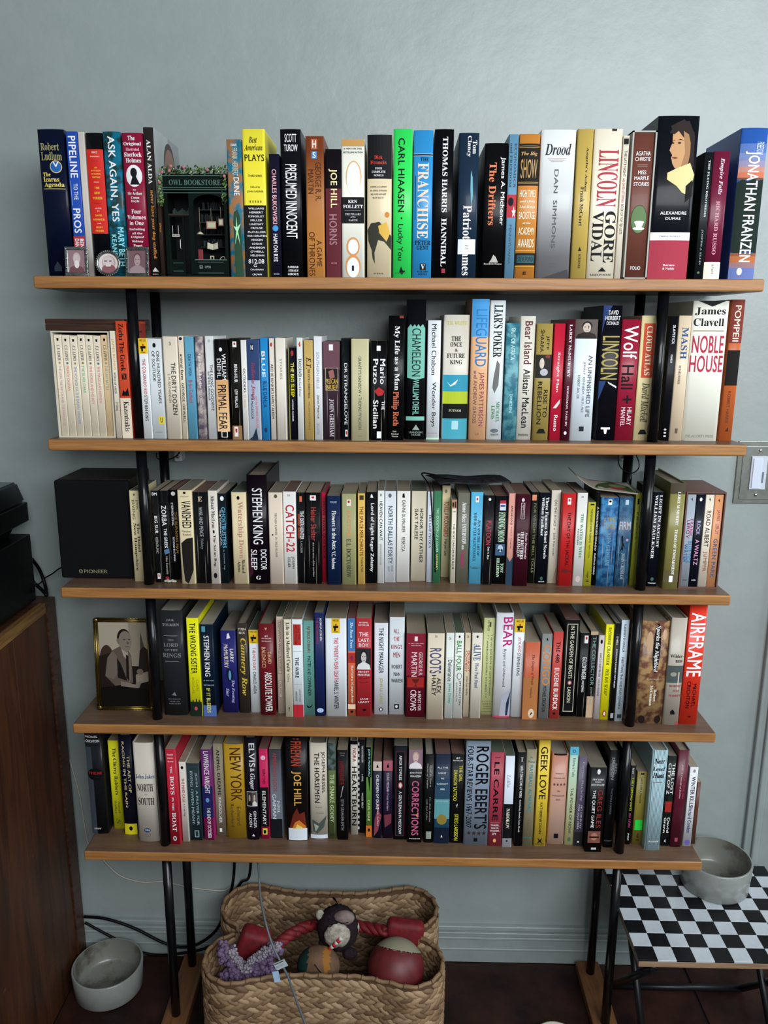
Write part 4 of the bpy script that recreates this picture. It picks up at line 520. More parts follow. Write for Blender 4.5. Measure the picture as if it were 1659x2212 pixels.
S4 = [
 (352,405,1545.5,1319,'h','#25272a','thick charcoal book with grey stacked capitals right of the left post',[H('J.R.R.','#8c8e90',.08,.1,.3,.65,'r'),H('TOLKIEN','#8c8e90',.12,.145,.12,.84,'r'),R('#a0a2a4',.235,.238,.15,.75),H('THE','#77797c',.265,.285,.3,.6,'r'),H('LORD','#77797c',.305,.34,.12,.76,'r'),H('OF THE','#77797c',.36,.38,.16,.74,'r'),H('RINGS','#77797c',.4,.44,.06,.86,'r'),R('#a0a2a4',.475,.478,.15,.75),P('#77797c',(.38,.8),(.5,.77),(.58,.81)),H('HOUGHTON','#77797c',.835,.845,.2,.75,'r'),H('MIFFLIN','#77797c',.858,.868,.26,.7,'r'),H('HARCOURT','#77797c',.88,.89,.22,.74,'r')]),
 (412.5,437.5,1547,1335,'t','#e0dc10','neon yellow book with black capitals and dark foot',[V('THE WRONG SISTER',K_,.05,.56,.28,.7),V('CLAIRE','#a08c10',.62,.74,.6,.8),V('DOUGLAS','#a08c10',.6,.76,.25,.45),R('#16261c',.85,1),R('#16261c',.83,.86,.2,.3),R('#16261c',.82,.86,.5,.6),R('#16261c',.83,.86,.75,.85),E('#c04858',.9,.94,.35,.62)]),
 (440.5,468.5,1547,1349,'t','#0b1a2c','midnight blue book with a light blue foot and white names',[R('#4a90a8',.02,.08,.12,.4),V('STEPHEN KING',W_,.12,.56,.28,.62),H('#1 NEW YORK','#a8b4bc',.6,.612,.1,.9),H('BESTSELLER','#a8b4bc',.65,.662,.1,.9),V('IF IT BLEEDS','#c8c860',.69,.96,.3,.55),R('#4c68a8',.88,1,0,1)]),
 (482.5,515,1539,1362,'p','#22246c','violet blue book with white block and script names',[P(W_,(.45,.04),(.55,.03),(.65,.09),(.4,.1)),V('LARRY',W_,.22,.38,.6,.82),V('McMURTRY','#d8c8b8',.17,.45,.2,.46),E('#101830',.46,.62,.3,.75),E('#6098c0',.48,.6,.45,.62),V('The Evening','#a8acd0',.6,.88,.6,.82,'i'),V('Star','#a8acd0',.7,.8,.25,.45,'i')]),
 (517.5,540,1540,1347,'h','#3c342c','brown black book with big mustard script',[H('STEIN',CR,.05,.075,.15,.85,'s'),H('BECK',CR,.09,.115,.2,.8,'s'),V('Cannery Row','#c4a83c',.16,.8,.25,.8,'c')]),
 (542.5,562.5,1539,1361,'p','#cdd3dc','white book with a yellow badge and red-black title, near the post',[*GUN(0,.16),V('THE NICE GUYS','#c02840',.21,.48,.38,.66),V('CHARLES ARDAI',K_,.5,.77,.38,.66)]),
 (563.5,595,1545,1348,'h','#701820','dark red book with gold and white tall capitals',[P('#c88a70',(.4,.04),(.6,.04),(.5,.07)),H('#1',W_,.12,.14,.4,.6),H('NEW YORK TIMES',W_,.15,.16,.2,.85),H('BESTSELLING',W_,.18,.19,.2,.85),V('DAVID','#c8a878',.3,.43,.6,.82,'s'),V('BALDACCI','#c8a878',.25,.47,.18,.44,'s'),V('ABSOLUTE POWER',W_,.52,.96,.38,.78,'s')]),
 (601,616,1541,1332,'p','#b9a898','mushroom beige book with a boxed small title',[R('#7a6a5c',.04,.585,.2,.7),R('#b9a898',.045,.58,.25,.65),V('DEMANDA WICH A STORY','#6a5a4c',.06,.56,.34,.58,'s'),R('#7a6a5c',.65,.83,.2,.7),R('#b9a898',.655,.825,.25,.65),V('CALVINO','#6a5a4c',.67,.81,.34,.58,'s')]),
 (617,633,1548.5,1338,'p','#cbc3ae','cream book with blackletter title',[V('Life in a Medieval Castle',K_,.03,.53,.35,.75,'f'),V('Gies','#7a7464',.55,.64,.4,.65,'i'),P(K_,(.45,.9),(.6,.9),(.5,.95))]),
 (634,656,1549,1338,'p','#cdd3de','white book with red blocks at head and foot',[R('#b83028',.05,.26,.12,.88),V('ALL THE','#7a1c14',.09,.2,.6,.8),V('PIECES MATTER','#7a1c14',.06,.25,.3,.5),R('#4a4c50',.32,.322,.1,.9),V('THE WIRE',K_,.38,.59,.3,.6),R('#4a4c50',.66,.662,.1,.9),V('JONATHAN','#4a4c50',.71,.84,.58,.75,'s'),V('ABRAMS','#4a4c50',.73,.83,.25,.42,'s'),R('#b82430',.87,1)]),
 (658,680,1545,1341,'p','#5f948c','sea green book with brown and black capitals',[V("PATRICK O'BRIAN",'#6a3c34',.06,.33,.4,.66,'s'),V('MASTER AND COMMANDER',K_,.37,.79,.4,.66,'s'),P(K_,(.2,.89),(.5,.91),(.85,.88),(.6,.92),(.3,.92))]),
 (682,701.5,1547,1323,'p','#16265c','royal blue book with a small light oval foot',[V('JOSHUA COHEN',W_,.05,.27,.52,.78),V('THE NETANYAHUS','#b83048',.05,.3,.2,.42),E('#9cb4e0',.92,.965,.15,.9)]),
 (704.5,749,1547.5,1336,'p','#ced3dc','thickest white book with a yellow pistol badge and long red-black title',[*[(a,b,c,d,e,.3 if a=='R' and f==0 else .3+.4*f,.7 if a=='R' and g==1 else .3+.4*g,h) for a,b,c,d,e,f,g,h in GUN(0,.145)],V('THE TWENTY-YEAR DEATH','#c02840',.19,.64,.42,.6),V('ARIEL S. WINTER',K_,.645,.92,.42,.6)]),
 (752,768,1546,1335.5,'p','#d06440','orange book with a blue top and diamond',[R('#3c78b4',0,.33),V('The Bean Trees','#c8dce8',.04,.3,.35,.65,'i'),R('#b83028',.35,.45),P('#7c2c4c',(.5,.37),(.75,.4),(.5,.43),(.25,.4)),V('Barbara Kingsolver','#e8cfc0',.48,.87,.4,.7,'s'),R('#e8b89c',.88,.93),E(K_,.945,.97,.3,.7)]),
 (769.5,802,1547.5,1335.5,'p','#b82c34','red book with a portrait of a smiling ballplayer',[H('NATIONAL',W_,.035,.05,.2,.8),H('BESTSELLER',W_,.06,.075,.15,.85),H('THE',W_,.14,.18,.2,.8),H('LAST',W_,.2,.235,.15,.85),H('BOY',W_,.25,.285,.18,.82),*FACE(.3,.515,.02,.98,'#2c2c30','#b8b4b0','#18181c','#d0d0d0'),H('MICKEY',W_,.53,.55,.14,.86),H('MANTLE',W_,.56,.58,.1,.9),H("AND THE END",K_,.6,.608,.15,.85),H("CHILDHOOD",K_,.64,.648,.2,.8),H('JANE',W_,.81,.83,.25,.8),H('LEAVY',W_,.84,.86,.15,.88),E(K_,.92,.945,.42,.66)]),
 (808,837,1543.5,1346,'p','#c9cdd4','white book with large black title and olive name',[V('THE NIGHT MANAGER',K_,.05,.54,.36,.66),V('JOHN LE CARRE','#94923c',.59,.88,.38,.62,'s'),E(K_,.92,.965,.38,.64),E('#c9cdd4',.928,.957,.44,.58)]),
 (840,872,1543.5,1333.5,'p','#c3cacf','pale marbled book with spaced red and black words',[H('ALL','#a83038',.115,.16,.28,.66),H('THE','#a83038',.195,.24,.26,.68),H("KING'S",'#a83038',.275,.32,.12,.86),H('MEN','#a83038',.355,.405,.26,.72),H('ROBERT',K_,.48,.52,.16,.86),H('PENN',K_,.56,.595,.3,.74),H('WARREN',K_,.625,.665,.14,.9),R(K_,.89,.94,.36,.68),E('#c3cacf',.9,.93,.42,.6)]),
 (876,917,1549,1368.5,'p','#3c1020|#6c1428','dark burgundy book with a red cup emblem',[R('#8c1830',0,.5),R(W_,.035,.09,.42,.58),H('#1 NEW YORK TIMES',W_,.115,.122,.1,.9),H('BESTSELLER',W_,.138,.145,.25,.78),V('GEORGE R.R.','#d8c4c8',.22,.5,.66,.84,'s'),V('MARTIN','#d8c4c8',.22,.51,.28,.56,'s'),R('#a82420',.52,.64,.06,.94),P('#5c1810',(.3,.54),(.7,.54),(.6,.58),(.52,.59),(.52,.61),(.62,.63),(.38,.63),(.48,.61),(.48,.59),(.4,.58)),V('A FEAST FOR','#d8c4c8',.68,.92,.64,.8,'s'),V('CROWS','#d8c4c8',.67,.92,.24,.54,'s')]),
 (920.5,956.5,1554,1368,'p','#c5b9a4','wide cream book with a purple heavy title',[H('DA','#7a7468',.02,.05,.44,.58),V('ROOTS','#4a4878',.17,.46,.2,.78),V('ALEX',K_,.51,.69,.6,.84),V('HALEY',K_,.48,.72,.3,.54)]),
 (960,977,1552,1367,'p','#c6ccc8','white book with black and teal condensed title',[H('DA','#7a7c7c',.05,.08,.35,.65),R('#9a9c98',.285,.288),V('Deliverance',K_,.31,.56,.32,.76,'s'),V('James Dickey','#1c9484',.58,.82,.35,.75)]),
 (978.5,997.5,1552,1367,'p','#cfd2cc','white book with a fat green title and cartoon ball',[E(K_,.03,.06,.4,.6),V('BALL FOUR','#2c8c3c',.09,.44,.25,.72),E('#2c2c2c',.46,.54,.3,.85),E('#cfd2cc',.465,.535,.36,.8),V('JIM BOUTON',K_,.55,.84,.55,.8,'s'),V('LEONARD SHECTER','#6a6c68',.57,.8,.25,.4,'s')]),
 (1000,1012,1548.5,1367,'p','#c2b49c','slim tan book with a doubled red title',[H('DA','#7a7468',.03,.06,.3,.7),V('MIDNIGHT','#b83028',.21,.46,.55,.9),V('COWBOY','#b83028',.21,.46,.12,.46),V('James Leo Herlihy',K_,.51,.74,.35,.65,'s')]),
 (1014.5,1037,1551.5,1367,'p','#cbc6b8','ivory book with a bold blue serif title',[E('#343c54',.03,.06,.4,.6),V('ALIVE','#1c4484',.13,.32,.22,.8,'r'),V('Piers Paul Read','#2c4c7c',.35,.64,.38,.66,'r')]),
 (1038.5,1062.5,1544,1335,'p','#b0b480','pale lime book with dotted borders',[V('VINTAGE','#4c5434',.02,.13,.35,.5,'s'),R(K_,.04,.09,.55,.65),V('THE VINTAGE BOOK OF CONTEMPORARY','#3c4434',.17,.8,.64,.78,'s'),V('* * AMERICAN SHORT STORIES * *','#3c4434',.17,.82,.3,.44,'s'),H('. . . . . .',K_,.855,.862,.08,.95),H('EDITED BY','#4c5434',.88,.89,.15,.9),H('TOBIAS','#4c5434',.905,.915,.15,.9),H('WOLFF','#4c5434',.93,.94,.15,.9),H('. . . . . .',K_,.965,.972,.08,.95)]),
 (1064.5,1101,1550,1324,'h','#c6c8cc','white book with a huge magenta title',[V('BEAR','#c02c7c',.04,.32,.4,.98),V('Bryant and Underwood','#4c4c50',.34,.7,.46,.62,'s'),P('#9a9ca8',(.35,1),(.45,.78),(1,.72),(1,1)),P('#1c2c48',(.75,.86),(1,.74),(.85,.98),(.72,.98)),R('#c03c64',.985,1)]),
 (1103,1125,1548.5,1338,'p','#cfd4e2','white book with a yellow badge and short red-black title, in the middle',[*GUN(0,.13),V('JOYLAND','#c02840',.18,.33,.4,.65),V('STEPHEN KING',K_,.34,.57,.4,.65)]),
 (1127,1159,1554,1387,'pw','#b85c3c','short worn orange book with faded script',[R('#a86c3c',.45,1),V('The Grapes of Wrath','#7c2c1c',.16,.55,.48,.66,'i'),V('Steinbeck','#5c2c1c',.58,.72,.48,.6,'s'),E('#c8b49c',.86,.98,.4,.8),P(K_,(.5,.96),(.6,.9),(.68,.92))]),
 (1162,1184,1552,1369.5,'p','#7c8080','grey book with large orange outlined letters',[P(K_,(.42,.07),(.5,.04),(.62,.08)),V('CONGO','#d07c3c',.13,.6,.25,.85),V('MICHAEL CRICHTON',K_,.61,.92,.35,.65)]),
 (1186,1207,1552,1365,'p','#bc4038','coral red book with white and black tall capitals',[V('THE 480',K_,.11,.35,.35,.7),V('EUGENE BURDICK',W_,.41,.9,.32,.72),R(K_,.93,.955,.35,.6)]),
 (1210,1241,1547.5,1339,'p','#0d0e10','black book with a cream framed border',[R('#b4b09c',.04,.95,.14,.86),R('#0d0e10',.048,.942,.18,.82),V('IN THE GARDEN OF BEASTS','#c8c4b0',.06,.6,.4,.62,'s'),E('#8c4c50',.62,.67,.36,.66),E('#c8b4b0',.63,.66,.42,.6),V('LARSON','#c8c4b0',.69,.85,.4,.6,'s')]),
 (1243,1263,1548.5,1367.5,'pw','#0f1012','short black book with a white rounded title',[R(W_,.03,.12,.45,.85),E('#b03028',.04,.08,.55,.75),V('GOLDFINGER',W_,.28,.55,.4,.78),V('IAN FLEMING',W_,.56,.7,.45,.66,'s')]),
 (1264.5,1280,1550,1364,'pw','#141513','split black and tan book with slanted pale title',[R('#b49c80',.75,1),R('#b49c80',0,.04),V('THE COLLECTOR','#7c9894',.06,.62,.35,.75,'s'),V('JOHN FOWLES','#8c9894',.64,.84,.4,.65,'s')]),
 (1281,1294,1553.5,1372.5,'p','#b9b2b4','slim lilac grey book with small black title',[E(K_,.05,.1,.3,.7),V('HAROLD AND MAUDE',K_,.21,.49,.35,.65),V('COLIN HIGGINS',K_,.51,.72,.35,.62,'s')]),
 (1295,1313,1554.5,1349,'t','#e0d410','lemon yellow book with italic title and orange oval',[V('RAYMOND CHANDLER','#3c3c0c',.03,.42,.35,.66,'r'),V('THE BIG SLEEP','#3c3c0c',.46,.74,.35,.66,'i'),E('#a04818',.9,.97,.25,.75),E(W_,.915,.955,.4,.62)]),
 (1314,1326,1557,1346.5,'t','#101113','thin black book with white condensed capitals',[V("O'NEILL",W_,.13,.22,.38,.66),V("LONG DAY'S JOURNEY INTO NIGHT",W_,.26,.66,.38,.68),R('#9a9a9a',.92,.97,.25,.8)]),
 (1327,1346,1558,1339.5,'t','#b4c2cc','pale blue book with heavy black capitals beside the right post',[V("FLANNERY O'CONNOR",K_,.04,.31,.35,.6),V('EVERYTHING THAT RISES MUST CONVERGE',K_,.36,.88,.35,.6),R('#2c3438',.93,.97,.3,.85)]),
 (1371,1429.5,1563,1342,'h','#6c4434~#a08058','wide brown painted book with white script on a dark blot',[E('#1c1412',.02,.5,.44,.72),V('Sparks the Nightbird',W_,.04,.49,.5,.66,'c'),E('#b89878',.1,.3,.18,.42),E('#c09c80',.08,.18,.76,.92),H('#1 BESTSELLER',CR,.555,.562,.32,.75),V('Robert',CR,.66,.78,.6,.7,'r'),V('McCammon',CR,.62,.82,.46,.56,'r'),E('#1c1412',.92,1.0,.1,.35),E('#1c1412',.92,1.0,.7,.95)]),
 (1431.5,1465,1566,1335,'h','#a49c90','grey brown jacketed book with a landscape picture',[H('Wilder-','#2c2a28',.335,.365,.1,.95,'r'),H('ness','#2c2a28',.385,.41,.45,.9,'r'),R('#4c5454',.44,.6),E('#8c8c80',.5,.54,.2,.6),R('#b8a890',.5,.67,.7,.78),H('ROBERT','#a03c40',.62,.64,.2,.95,'r'),H('PENN','#a03c40',.665,.685,.45,.85,'r'),H('WARREN','#a03c40',.71,.73,.2,.98,'r'),P(K_,(.4,.87),(.55,.85),(.7,.88),(.7,.9),(.4,.9)),R('#a03c40',.97,1,.8,1)]),
 (1467.5,1505,1565,1308,'h','#d83420','blazing orange red book with giant white capitals at the right end',[V('AIRFRAME',W_,.06,.59,.18,.9),V('MICHAEL',K_,.65,.85,.58,.78),V('CRICHTON',K_,.63,.86,.24,.44),P(K_,(.4,.93),(.6,.925),(.6,.935),(.5,.94))]),
]
S5 = [
 (199,234,1801,1585,'h','#14171b','black and steel grey jacketed book at the left end',[R('#3c444c',.13,1,.0,.36),H('MICHAEL',W_,.02,.04,.05,.8),H('CRICHTON',W_,.06,.085,.05,.88),E('#0c0d10',.34,.46,.02,.98),H('TIMELINE','#b82830',.375,.4,.1,.9),H('KNOPF',W_,.94,.955,.15,.6,'i')]),
 (246.5,268,1790,1600,'t','#c4c01c','yellow book with plain black serif title near the left end',[V('The Cherry Robbers',K_,.08,.61,.35,.72,'r'),V('Sarai','#4c5c1c',.69,.82,.6,.8,'r'),V('Walker','#4c5c1c',.67,.83,.25,.45,'r'),V('S','#4c5c1c',.88,.95,.35,.7,'i')]),
 (270,297,1802.5,1589,'h','#101226','navy book with thin yellow capitals and a yellow foot',[V('THE ART OF','#c8b88c',.2,.57,.58,.78,'s'),V('RACING IN THE RAIN','#c8b88c',.06,.72,.24,.42,'s'),R('#c8bc20',.89,1),E(K_,.915,.96,.38,.66)]),
 (300,344,1818,1605,'h','#c2bcb0','thick off-white book with blue and black stacked title',[H('John Jakes','#1c4c80',.315,.36,.04,.96,'r'),H('NORTH',K_,.41,.485,.08,.86,'r'),H('AND','#7a7468',.51,.52,.42,.58,'r'),H('SOUTH',K_,.55,.625,.1,.88,'r'),E('#1c4474',.86,.905,.3,.62),H('HBJ',W_,.872,.893,.36,.56),H('Harcourt','#6a6458',.92,.93,.3,.62,'r'),H('Brace','#6a6458',.94,.95,.36,.58,'r')]),
 (368.5,390.5,1824,1618,'t','#c02038','bright red book with white spaced capitals and penguin oval',[H('Daniel',W_,.05,.065,.15,.75,'r'),H('James',W_,.085,.1,.18,.72,'r'),H('Brown',W_,.12,.135,.18,.75,'r'),V('THE',W_,.18,.25,.4,.55,'r'),V('BOYS',W_,.28,.47,.34,.66,'r'),V('IN THE',W_,.5,.64,.4,.55,'r'),V('BOAT',W_,.66,.86,.34,.68,'r'),E(W_,.91,.96,.3,.65),E(K_,.92,.95,.4,.55)]),
 (395,409,1818,1646,'p','#c1beb6','slim white book with a small red title',[E(K_,.05,.09,.3,.7),V('THE MIND CAGE','#a83038',.2,.5,.35,.7),V('A. E. van Vogt',K_,.52,.68,.4,.65)]),
 (410,438,1815,1649,'p','#24363c','slate book with grey-green serif capitals in two lines',[V('JOHN','#90a8a8',.12,.3,.62,.82,'s'),V('IRVING','#90a8a8',.1,.3,.25,.45,'s'),V('A PRAYER FOR','#90a8a8',.35,.8,.64,.82,'s'),V('OWEN MEANY','#90a8a8',.33,.79,.26,.46,'s'),R('#90a8a8',.87,.96,.4,.75),R('#24363c',.88,.95,.46,.69)]),
 (442,464,1814,1619,'t','#5c1c68|#a02068','purple and magenta book with white condensed capitals',[R('#1c1c58',.4,.75),V('LAWRENCE WRIGHT',W_,.02,.48,.3,.72,'s'),E('#5c90c0',.53,.58,.3,.65),V('THE END OF OCTOBER',W_,.64,.98,.4,.68,'s')]),
 (468,489,1804.5,1607,'p','#8c8270','greige book with black and white capitals',[V('ANIMAL DREAMS',K_,.06,.55,.35,.62),V('KINGSOLVER',W_,.58,.86,.38,.62,'s'),R(W_,.92,.96,.35,.6)]),
 (490,532,1810.5,1608,'h','#b08a24','wide mustard gold book with brown tall capitals',[V('NEW YORK','#4c2c14',.04,.6,.35,.82,'s'),V('Edward','#5c4420',.66,.86,.58,.76,'s'),V('Rutherfurd','#5c4420',.63,.88,.26,.42,'s')]),
 (535,560,1814,1594,'h','#17121f','dark plum book with white names and two tiny portraits',[V('ELVIS',W_,.05,.28,.4,.8,'s'),V('& Ginger',W_,.29,.5,.35,.75,'c'),R(W_,.52,.665,.06,.94),*FACE(.525,.66,.08,.5,'#3c3434','#a89890','#100c0c','#1c1818'),*FACE(.525,.66,.5,.92,'#5c5450','#b8a8a0','#1c1414','#c8c4c0'),V('GINGER',W_,.71,.88,.6,.82,'s'),V('ALDEN',W_,.73,.87,.22,.44,'s'),P(W_,(.4,.96),(.55,.94),(.65,.965))]),
 (564.5,583,1812,1618,'p','#c81c58','hot pink and black book with tiny picture foot',[E('#e8b0c0',.07,.12,.2,.75),V('DISPATCHES','#3c0c1c',.22,.38,.4,.65),R('#151013',.42,.86),V('ELEMENTARY',W_,.46,.84,.3,.62,'s'),R('#c8c048',.88,.95,.2,.75),R(K_,.9,.94,.3,.6)]),
 (586,611,1810.5,1618,'p','#3c3c44|#8c94a0','stormy grey book with a red title and silver name',[R('#16171b',.78,1),V('AMERICAN GODS','#a04048',.04,.47,.32,.6,'s'),V('NEIL','#c0c8d0',.58,.72,.6,.8,'s'),V('GAIMAN','#c0c8d0',.5,.78,.2,.5,'s')]),
 (620,666,1816,1590,'h','#0f0c0c','thick black flame-painted book with a white foot label',[H('THE','#b84430',.02,.035,.35,.65),V('FIREMAN','#b84430',.05,.28,.3,.7),V('JOE HILL','#d0a048',.33,.66,.3,.68),P('#6c2414',(.1,.9),(.3,.75),(.5,.68),(.6,.74),(.85,.72),(.95,.9)),P('#c87828',(.15,.92),(.4,.82),(.6,.8),(.9,.86),(.9,.92)),P('#e0c060',(.3,.92),(.5,.84),(.75,.87),(.7,.92)),R('#c8d0e0',.88,.995,.08,.96)]),
 (671,708,1811,1605,'h','#bab4a4','putty book with leaning black capitals and sketch foot',[V('JOSEPH KESSEL',K_,.09,.52,.66,.88),V('THE HORSEMEN',K_,.1,.62,.28,.56),H('Farrar','#7a7468',.66,.675,.3,.7,'r'),H('Giroux','#7a7468',.72,.735,.35,.8,'r'),P('#4c5450',(.1,.8),(.5,.84),(.95,.76),(.8,.88),(.4,.95),(.15,.92)),P('#94a090',(.2,.84),(.5,.87),(.3,.93)),R('#c4ccd4',.96,1)]),
 (710,726.5,1812,1605,'pw','#5c6c3c','green book with a leafy picture top',[R('#5c6c6c~#2c3c34',0,.28),V('THE SNAKE','#b8c8a0',.32,.62,.25,.75,'s'),V('GODEY','#b8c8a0',.64,.82,.3,.65,'s'),H('ON','#20281c',.94,.97,.2,.8)]),
 (729.5,752,1814,1620,'p','#0f0e10','black book with a dark red title and a blade',[H('NEW YORK','#8c8c8c',.03,.04,.25,.75),H('TIMES','#8c8c8c',.055,.065,.3,.7),V('VAMPIRE HUNTER','#8c1c24',.12,.38,.25,.6),P('#a8a8a8',(.5,.4),(.6,.39),(.35,.52),(.3,.52)),V('SETH GRAHAME-SMITH','#7c7c80',.54,.89,.35,.6,'s')]),
 (757.5,773,1803,1600,'h','#c4c0b4','white book with fat wavy black title',[R(K_,0,.04),V('NORA','#8c3034',.08,.22,.35,.75),V('HEARTBURN',K_,.27,.9,.25,.8)]),
 (774,789,1799,1598,'p','#14151a','black book with a white notched left edge',[V('THE MOVIEGOER',W_,.06,.24,.5,.7),V('A NOVEL',W_,.36,.44,.5,.7),V('WALKER PERCY',W_,.56,.73,.5,.7)]+[R(W_,.03+.06*k,.06+.06*k,0,.16) for k in range(16)]),
 (790.5,803,1808,1614,'p','#5c8c3c','slim green and black book with an orange foot',[R(K_,.0,.33,.0,.9),V('JOHN D. MacDONALD','#9cc8d0',.02,.32,.35,.7),P(K_,(.35,.33),(.75,.33),(.6,.5)),V('CAPE FEAR','#b8c48c',.58,.82,.3,.65,'s'),R('#c86c28',.87,1),E(K_,.9,.94,.3,.7)]),
 (805.5,824,1810,1645,'p','#1c2038','dark navy book with a cream head and pink rocks',[R('#c4b4a8',0,.12),P(K_,(.35,.08),(.5,.03),(.65,.08)),V('CHILDREN OF DUNE',W_,.17,.62,.35,.66),V('Frank Herbert','#c8b8bc',.6,.84,.5,.68,'s'),P('#8c3c50',(.2,.75),(.8,.5),(.7,.65),(1,.7),(.6,.9),(.1,.98))]),
 (827,847,1810.5,1643,'p','#241a34','dusky purple book with a pink head',[R('#b06070',0,.13),P(K_,(.35,.09),(.5,.03),(.65,.09)),V('DUNE MESSIAH','#b8a8b8',.16,.4,.38,.62,'s'),V('Frank Herbert','#a898a8',.42,.64,.4,.6,'s'),P('#7c3444',(.1,.7),(.9,.68),(.9,.8),(.2,.86))]),
 (849.5,878,1813.5,1611,'p','#12131c','midnight book with a fine red border',[R('#6c2430',.06,.96,.14,.82),R('#12131c',.066,.954,.18,.78),V('AMOR TOWLES',W_,.1,.36,.4,.58),E('#b85c54',.38,.45,.32,.66),E(W_,.39,.44,.4,.58),V('A GENTLEMAN IN MOSCOW',W_,.48,.94,.4,.58)]),
 (880,910.5,1820,1619.5,'p','#0f0f11','black book with slanted pink capitals under a child picture',[*FACE(0,.2,.02,.98,'#8c7080','#c8a8a8','#b09880','#d8d4d4'),H('JONATHAN',W_,.235,.255,.1,.92),H('FRANZEN',W_,.27,.29,.15,.88),V('CORRECTIONS','#c86088',.33,.92,.3,.72),P('#d0b030',(.55,.7),(.72,.67),(.68,.72)),H('PICADOR',W_,.95,.962,.12,.9)]),
 (914.5,935,1820.5,1630,'h','#111214','glossy black book with small faint white script',[V('Golf Is Not a','#a8a8a0',.12,.36,.55,.7,'i'),V('Game of Perfect','#a8a8a0',.1,.38,.22,.38,'i'),V('Dr. Bob Rotella','#8c8c84',.47,.76,.55,.68,'i'),V('with Bob Cullen','#8c8c84',.5,.74,.25,.37,'i'),R('#8c9488',.87,.955,.25,.8)]),
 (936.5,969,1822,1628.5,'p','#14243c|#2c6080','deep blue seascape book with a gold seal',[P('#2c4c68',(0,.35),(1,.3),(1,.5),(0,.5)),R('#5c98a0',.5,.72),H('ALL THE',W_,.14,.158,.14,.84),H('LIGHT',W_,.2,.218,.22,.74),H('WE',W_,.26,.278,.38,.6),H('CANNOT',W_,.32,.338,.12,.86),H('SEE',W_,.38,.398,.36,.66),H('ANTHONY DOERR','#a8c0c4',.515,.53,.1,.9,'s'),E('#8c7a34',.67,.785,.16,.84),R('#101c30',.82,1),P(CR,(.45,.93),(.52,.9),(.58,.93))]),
 (970.5,999,1821,1628,'p','#0f1011','black book with acid yellow block title',[H('#1',W_,.035,.06,.35,.62),H('BESTSELLER',W_,.07,.082,.12,.85),V('THE GIRL','#c8c430',.13,.31,.6,.84),V('DRAGON TATTOO','#c8c430',.18,.52,.2,.46),P(W_,(.45,.57),(.55,.55),(.5,.6)),V('STIEG LARSSON','#c8c430',.67,.97,.36,.6)]),
 (1000.5,1052.5,1825.5,1601,'p','#7c8a9c','wide steel blue book with massive black lettering',[V("ROGER EBERT'S",K_,.05,.84,.42,.96),V('FOUR-STAR REVIEWS 1967-2007',K_,.05,.83,.08,.3),H('★★★★','#3c2420',.86,.9,.12,.94),R(K_,.93,.965,.42,.58)]),
 (1053.5,1082,1827.5,1625.5,'p','#a8384c','rose red book with black capitals and white block foot words',[H('JOHN',K_,.045,.06,.3,.7),V('LE CARRE',K_,.1,.72,.3,.62),R('#d8a0a8',.745,.747,.15,.85),H('TINKER,',W_,.765,.785,.15,.8),H('TAILOR,',W_,.795,.815,.18,.8),H('SOLDIER,',W_,.825,.845,.12,.85),H('SPY',W_,.855,.88,.3,.6),E('#e0a060',.92,.96,.38,.6)]),
 (1084,1104,1830,1633,'p','#c4ccd8','white and black book with a faint script title',[V('Lolita','#9aa0ac',.2,.34,.3,.6,'c'),R('#101114',.52,.9),V('NABOKOV',CR,.57,.79,.35,.65,'r'),E(K_,.92,.94,.4,.6)]),
 (1110,1127,1827.5,1625,'p','#0c0c0e','thin glossy black book with a long white subtitle',[V('Jones',W_,.05,.1,.4,.65),V('GREAT DIRECTORS AT WORK',W_,.14,.48,.4,.66),V('Stanislavsky, Brecht, Kazan, Brook',W_,.5,.85,.4,.62,'s')]),
 (1128,1149.5,1829,1619,'h','#8c8468','khaki book with teal lettering',[H('The','#2c7484',.07,.09,.35,.62),H('Mutual','#2c7484',.11,.135,.2,.85),V('BASEBALL ALMANAC','#2c8494',.16,.64,.38,.66),V('1955','#6c6450',.72,.84,.4,.6,'s'),R('#2c7484',.9,.906)]),
 (1153,1177.5,1828,1599,'t','#d0b438','yellow book with tall thin angular black title',[V('GEEK LOVE',K_,.06,.55,.25,.75,'m'),V('KATHERINE DUNN',K_,.58,.88,.38,.56),P(K_,(.3,.92),(.5,.94),(.72,.92),(.6,.95),(.75,.975),(.5,.96),(.25,.975),(.4,.95)),H('KNOPF',K_,.975,.985,.12,.88)]),
 (1182.5,1217,1824,1628,'h','#b47c68|#c8a898','blush pink rounded book with small grey words',[R('#241414',0,.02,.1,.9),H('BARBARA','#4c3430',.21,.222,.25,.75,'r'),H('KINGSOLVER','#4c3430',.26,.272,.15,.85,'r'),H('* * * *',K_,.32,.35,.15,.9),H('The','#4c3430',.4,.415,.4,.6,'r'),H('Poisonwood','#4c3430',.45,.465,.12,.88,'r'),H('Bible','#4c3430',.495,.508,.35,.65,'r'),R(K_,.88,.93,.36,.64)]),
 (1219,1237.5,1825,1614,'p','#9cbcac|#c4c490','pastel green yellow book with grey title',[R('#5cb0cc',0,.08),H('D','#1c3c60',.025,.055,.35,.65),V('Eckhart Tolle','#5c7468',.11,.3,.4,.65,'s'),V('THE POWER OF NOW','#2c443c',.41,.88,.35,.62,'s'),E('#4c6c54',.92,.965,.3,.7)]),
 (1238.5,1257,1828,1634,'p','#5c5468','mauve book with lavender capitals over a dark foot',[R('#242226',.84,1),V('Cormac McCarthy','#a8a0c0',.06,.49,.38,.66,'s'),V('NO COUNTRY','#c4bccc',.54,.8,.56,.74,'s'),V('FOR OLD MEN','#c4bccc',.53,.8,.24,.42,'s'),E(W_,.94,.96,.4,.6)]),
